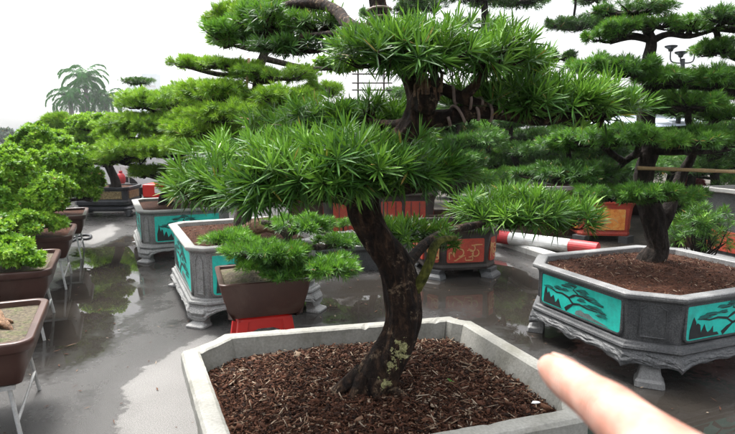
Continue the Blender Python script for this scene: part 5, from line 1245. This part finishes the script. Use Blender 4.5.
# ------------------------------------------------------------------ palms, far trees and towers
def palm(label, px, py, Y, hgt_px, seed, fr=3.0, nfr=20):
    rng = random.Random(seed); top = D(px, py, Y); b = Vector((top.x, Y, 0))
    t = thing('palm_tree', label, 'palm tree', b, 0, 'distant palms')
    mb = MB(); mb.tube([(0, 0, 0), (.1, 0, top.z * .5), (0, 0, top.z)], [.55, .42, .34], 10); mb.build('trunk', M['palmtrunk'], t, smooth=True)
    Bs, Ds, Us, Ls, Ws, Ts = [], [], [], [], [], []; rc = MB()
    for k in range(nfr):
        a = k * 2.4 + rng.uniform(-.2, .2); el_ = 1.35 - 1.75 * k / nfr; L = fr * rng.uniform(.8, 1.1); pts = []
        p = Vector((0, 0, top.z)); e = el_
        for s_ in range(9):
            pts.append(p.copy()); p = p + Vector((math.cos(a) * math.cos(e), math.sin(a) * math.cos(e), math.sin(e))) * L / 8; e -= .17 + .03 * s_
        rc.tube(pts, [.05 - .005 * i_ for i_ in range(9)], 4)
        for s_ in range(1, 9):
            for f in (0, .33, .66):
                if s_ == 8 and f: continue
                q = pts[s_].lerp(pts[min(s_ + 1, 8)], f); tdir = (pts[s_] - pts[s_ - 1]).normalized(); sd_ = tdir.cross(Vector((0, 0, 1))).normalized()
                for sg in (-1, 1):
                    d = (tdir * .55 + sd_ * sg + Vector((0, 0, rng.uniform(-.7, .1)))).normalized()
                    Bs.append(q); Ds.append(d); Us.append(tdir); Ls.append(fr * .21 * (1 - .5 * abs(s_ / 8 - .4)) * rng.uniform(.85, 1.1)); Ws.append(.055 * fr); Ts.append(rng.uniform(.2, .8))
    rc.build('frond_stems', M['leaf_palm'], t)
    V, Q, T, ti = leaf_geo(np.array([tuple(x) for x in Bs]), np.array([tuple(x) for x in Ds]), np.array([tuple(x) for x in Us]), np.array(Ls), np.array(Ws), np.array(Ts), np.full(len(Bs), .4), False)
    np_mesh('crown', V, Q, T, ti, M['leaf_palm'], t)
palm('tallest of the distant palms, its crown above the others', 85, 80, 108, 40, 1, 5.4, 26)
palm('distant palm on the left of the palm clump', 70, 97, 104, 40, 2, 4.6, 24)
palm('distant palm low on the right of the palm clump', 106, 100, 110, 40, 3, 4.6, 24)
palm('small distant palm half hidden behind the palm clump', 93, 101, 116, 40, 4, 4.2, 22)
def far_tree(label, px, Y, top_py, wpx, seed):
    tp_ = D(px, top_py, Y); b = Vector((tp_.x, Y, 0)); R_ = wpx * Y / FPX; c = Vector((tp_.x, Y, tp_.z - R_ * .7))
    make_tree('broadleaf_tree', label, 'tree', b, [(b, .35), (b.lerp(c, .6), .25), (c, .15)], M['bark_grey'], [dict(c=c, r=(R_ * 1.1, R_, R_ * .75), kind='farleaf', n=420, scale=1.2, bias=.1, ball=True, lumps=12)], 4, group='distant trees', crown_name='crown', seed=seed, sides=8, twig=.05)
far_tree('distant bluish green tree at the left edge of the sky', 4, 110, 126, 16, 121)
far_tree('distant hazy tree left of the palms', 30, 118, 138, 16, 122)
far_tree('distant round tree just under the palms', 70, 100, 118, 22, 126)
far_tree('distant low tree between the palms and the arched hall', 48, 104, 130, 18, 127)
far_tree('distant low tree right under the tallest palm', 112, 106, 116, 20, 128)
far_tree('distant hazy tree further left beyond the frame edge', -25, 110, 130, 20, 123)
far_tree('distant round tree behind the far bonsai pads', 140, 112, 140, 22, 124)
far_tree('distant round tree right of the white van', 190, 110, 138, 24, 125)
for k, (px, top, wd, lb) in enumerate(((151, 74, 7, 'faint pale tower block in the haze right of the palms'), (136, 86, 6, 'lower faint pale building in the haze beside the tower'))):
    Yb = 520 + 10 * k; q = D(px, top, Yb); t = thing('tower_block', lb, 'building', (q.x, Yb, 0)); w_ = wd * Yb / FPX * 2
    mb = MB(); mb.box((0, 0, q.z / 2), (w_, w_ * .8, q.z)); mb.build('wall', M['hazed_building'], t)
    mb = MB(); mb.box((0, 0, q.z + 1.0), (w_ * .4, w_ * .3, 2.0)); mb.build('roof_house', M['hazed_building'], t)
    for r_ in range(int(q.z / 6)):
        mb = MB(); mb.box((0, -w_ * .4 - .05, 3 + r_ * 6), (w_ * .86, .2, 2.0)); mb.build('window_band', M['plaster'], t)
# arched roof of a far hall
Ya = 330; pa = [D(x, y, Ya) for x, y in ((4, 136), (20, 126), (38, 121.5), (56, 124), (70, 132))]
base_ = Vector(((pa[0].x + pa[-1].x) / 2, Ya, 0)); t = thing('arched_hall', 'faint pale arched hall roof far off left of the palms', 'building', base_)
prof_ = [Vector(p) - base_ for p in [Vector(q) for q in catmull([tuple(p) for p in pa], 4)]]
mb = MB(); mb.loft([[Vector((p.x, y, p.z)) for p in prof_] + [Vector((p.x, y, p.z - 2.0)) for p in prof_[::-1]] for y in (0, 30)]); mb.build('roof', M['hazed_building'], t)
mb = MB(); mb.box((0, 18, prof_[0].z / 2), (abs(prof_[-1].x - prof_[0].x) * .94, 24, prof_[0].z - .4)); mb.build('wall', M['hazed_building'], t)

# ------------------------------------------------------------------ the pointing hand, in front on the right
Rc = co.rotation_euler.to_matrix()
def cam(px, py, d): return Vector((0, 0, H)) + Rc @ Vector(((px - CX) / FPX * d, -(py - CY) / FPX * d, -d))
tipc = cam(553, 369, .215); mid1 = cam(573, 384, .196); pip = cam(610, 410, .172); mcp = cam(672, 462, .142)
ax = (tipc - mcp).normalized(); 
upv = (Rc @ Vector((.55, .80, -.1))); upv = (upv - ax * upv.dot(ax)).normalized(); sid = ax.cross(upv).normalized()   # upv: back of the finger
hb = mcp - ax * .09
hand = thing('person', 'pale bare hand reaching in from the right with index finger pointing', 'person', hb)
mb = MB()
def limb(pts, rad, sq=.92, n=20, capn=5):
    """tapered round-ended limb; pts relative to the hand"""
    cp = catmull([tuple(Vector(p) - hb) + (r,) for p, r in zip(pts, rad)], 6)
    loops = []; c = [Vector(p[:3]) for p in cp]; r_ = [p[3] for p in cp]
    # hemispherical cap at the first point
    t0 = (c[0] - c[1]).normalized()
    seqc, seqr = [], []
    for k in range(capn):
        a_ = PI / 2 * (1 - k / capn); seqc.append(c[0] + t0 * r_[0] * math.sin(a_) * .95); seqr.append(max(r_[0] * math.cos(a_), .0004))
    seqc += c; seqr += r_
    prev = None
    for i_, p in enumerate(seqc):
        t_ = (seqc[min(i_ + 1, len(seqc) - 1)] - seqc[max(i_ - 1, 0)]).normalized()
        a_ = upv - t_ * upv.dot(t_); a_.normalize(); b_ = t_.cross(a_)
        loops.append([p + (a_ * math.cos(2 * PI * k / n) * sq + b_ * math.sin(2 * PI * k / n)) * seqr[i_] for k in range(n)])
    mb.loft(loops[::-1], True, True)
limb([tipc, tipc.lerp(mid1, .45), mid1, mid1.lerp(pip, .5), pip, pip.lerp(mcp, .5), mcp, mcp - ax * .02], [.0062, .0073, .0079, .0082, .0092, .0096, .0108, .0122])
# palm and wrist
dwn = -upv; lat = sid if (sid.dot(Rc @ Vector((1, 0, 0))) > 0) else -sid   # lat: from index towards little finger, to the right
def off(o, a_=0, l=0, d=0): return o + ax * a_ + lat * l + dwn * d
for l in (0, .018, .036, .052):
    limb([off(mcp, .0, l, .006), off(mcp, -.03, l * .95, .010), off(mcp, -.065, l * .8 + .006, .012), off(mcp, -.095, l * .55 + .012, .012)], [.0125, .014, .0145, .015], 1.0)
# curled fingers
for l, s_ in ((.019, 1.0), (.037, .94), (.053, .78)):
    k1 = off(mcp, .002, l, .005); k2 = off(k1, .030 * s_, .0, .024 * s_); k3 = off(k2, -.016 * s_, 0, .022 * s_); k4 = off(k3, -.018 * s_, 0, -.008 * s_)
    limb([k4, k3, off(k3, .010 * s_, 0, -.010 * s_), k2, off(k2, -.006, 0, -.010), k1], [.0066 * s_ ** .5, .0078 * s_ ** .5, .0080 * s_ ** .5, .0088 * s_ ** .5, .0090 * s_ ** .5, .010])
# thumb, leaving the side of the palm and folded over the curled fingers
limb([off(mcp, .002, .006, .045), off(mcp, -.018, -.006, .040), off(mcp, -.045, -.010, .028), off(mcp, -.075, .004, .016)], [.0080, .0098, .0108, .013])
limb([off(mcp, -.085, .026, .012), off(mcp, -.12, .028, .013), off(mcp, -.16, .030, .016), off(mcp, -.26, .05, .05), off(mcp, -.32, .06, .07)], [.024, .024, .027, .036, .04], .8)
ho = mb.build('body', M['skin'], hand, smooth=True)
rm = ho.modifiers.new('remesh', 'REMESH'); rm.mode = 'VOXEL'; rm.voxel_size = .0013; rm.use_smooth_shade = True
sm = ho.modifiers.new('smooth', 'SMOOTH'); sm.iterations = 6; sm.factor = .5
nt = M['skin'].node_tree; bs = [n_ for n_ in nt.nodes if n_.type == 'BSDF_PRINCIPLED'][0]
tco = N(nt, 'ShaderNodeTexCoord').outputs['Object']; hsum = None
for jp, wd_ in ((mid1.lerp(pip, .15), .0035), (pip.lerp(mcp, .05), .0055)):
    sb_ = N(nt, 'ShaderNodeVectorMath', operation='SUBTRACT'); nt.links.new(tco, sb_.inputs[0]); sb_.inputs[1].default_value = jp - hb
    dt = N(nt, 'ShaderNodeVectorMath', operation='DOT_PRODUCT'); nt.links.new(sb_.outputs[0], dt.inputs[0]); dt.inputs[1].default_value = ax
    wob = noise_tex(nt, 260, 2, .5, tco)
    def mm(op, a, b):
        k = N(nt, 'ShaderNodeMath', operation=op)
        for q_, v_ in zip(k.inputs, (a, b)):
            if isinstance(v_, (int, float)): q_.default_value = v_
            else: nt.links.new(v_, q_)
        return k.outputs[0]
    u_ = mm('ADD', dt.outputs['Value'], mm('MULTIPLY', mm('SUBTRACT', wob.outputs[0], .5), .0022))
    wv_ = mm('ABSOLUTE', mm('SINE', mm('MULTIPLY', u_, PI / .0017), 0), 0)
    g_ = mm('MAXIMUM', mm('SUBTRACT', 1.0, mm('MULTIPLY', mm('ABSOLUTE', u_, 0), 1 / wd_)), 0.0)
    h_ = mm('MULTIPLY', mm('POWER', mm('SUBTRACT', 1.0, wv_), 3.0), g_)
    hsum = h_ if hsum is None else mm('ADD', hsum, h_)
b2 = N(nt, 'ShaderNodeBump'); b2.invert = True; b2.inputs['Strength'].default_value = .55; b2.inputs['Distance'].default_value = .0012
nt.links.new(hsum, b2.inputs['Height'])
old = bs.inputs['Normal'].links[0].from_node; nt.links.new(b2.outputs[0], old.inputs['Normal'])
mb = MB(); nc = tipc.lerp(mid1, .22) - hb
vs = []; fs = []
for i_ in range(7):
    for j in range(7):
        f, g_ = i_ / 6 - .5, (j / 6 - .5); th_ = g_ * 1.5
        ww = 1 - .25 * abs(f * 2) ** 3
        vs.append(nc + ax * f * .0105 + (upv * math.cos(th_ * ww) * .94 + sid * math.sin(th_ * ww)) * (.00715 - .0008 * f * 2))
for i_ in range(6):
    for j in range(6):
        a_ = i_ * 7 + j; fs.append((a_, a_ + 1, a_ + 8, a_ + 7))
mb.add(vs, fs); no = mb.build('fingernail', M['nail'], hand, smooth=True); sf = no.modifiers.new('s', 'SOLIDIFY'); sf.thickness = .0005

# ------------------------------------------------------------------ humid air
HAZE = 0.0006
mb = MB(); mb.box((0, 90, 19), (560, 380, 40)); hz = mb.build('haze', None) if False else None
m = bpy.data.materials.new('humid_air'); m.use_nodes = True; nt = m.node_tree; nt.nodes.clear()
pv = nt.nodes.new('ShaderNodeVolumePrincipled'); pv.inputs['Density'].default_value = HAZE; pv.inputs['Color'].default_value = (.93, .96, .98, 1); pv.inputs['Anisotropy'].default_value = .2
oo = nt.nodes.new('ShaderNodeOutputMaterial'); nt.links.new(pv.outputs[0], oo.inputs['Volume'])
mb2 = MB(); mb2.box((0, 330, 90), (2000, 720, 182)); hz = mb2.build('haze', m); tag(hz, 'pale humid air', kind='stuff')
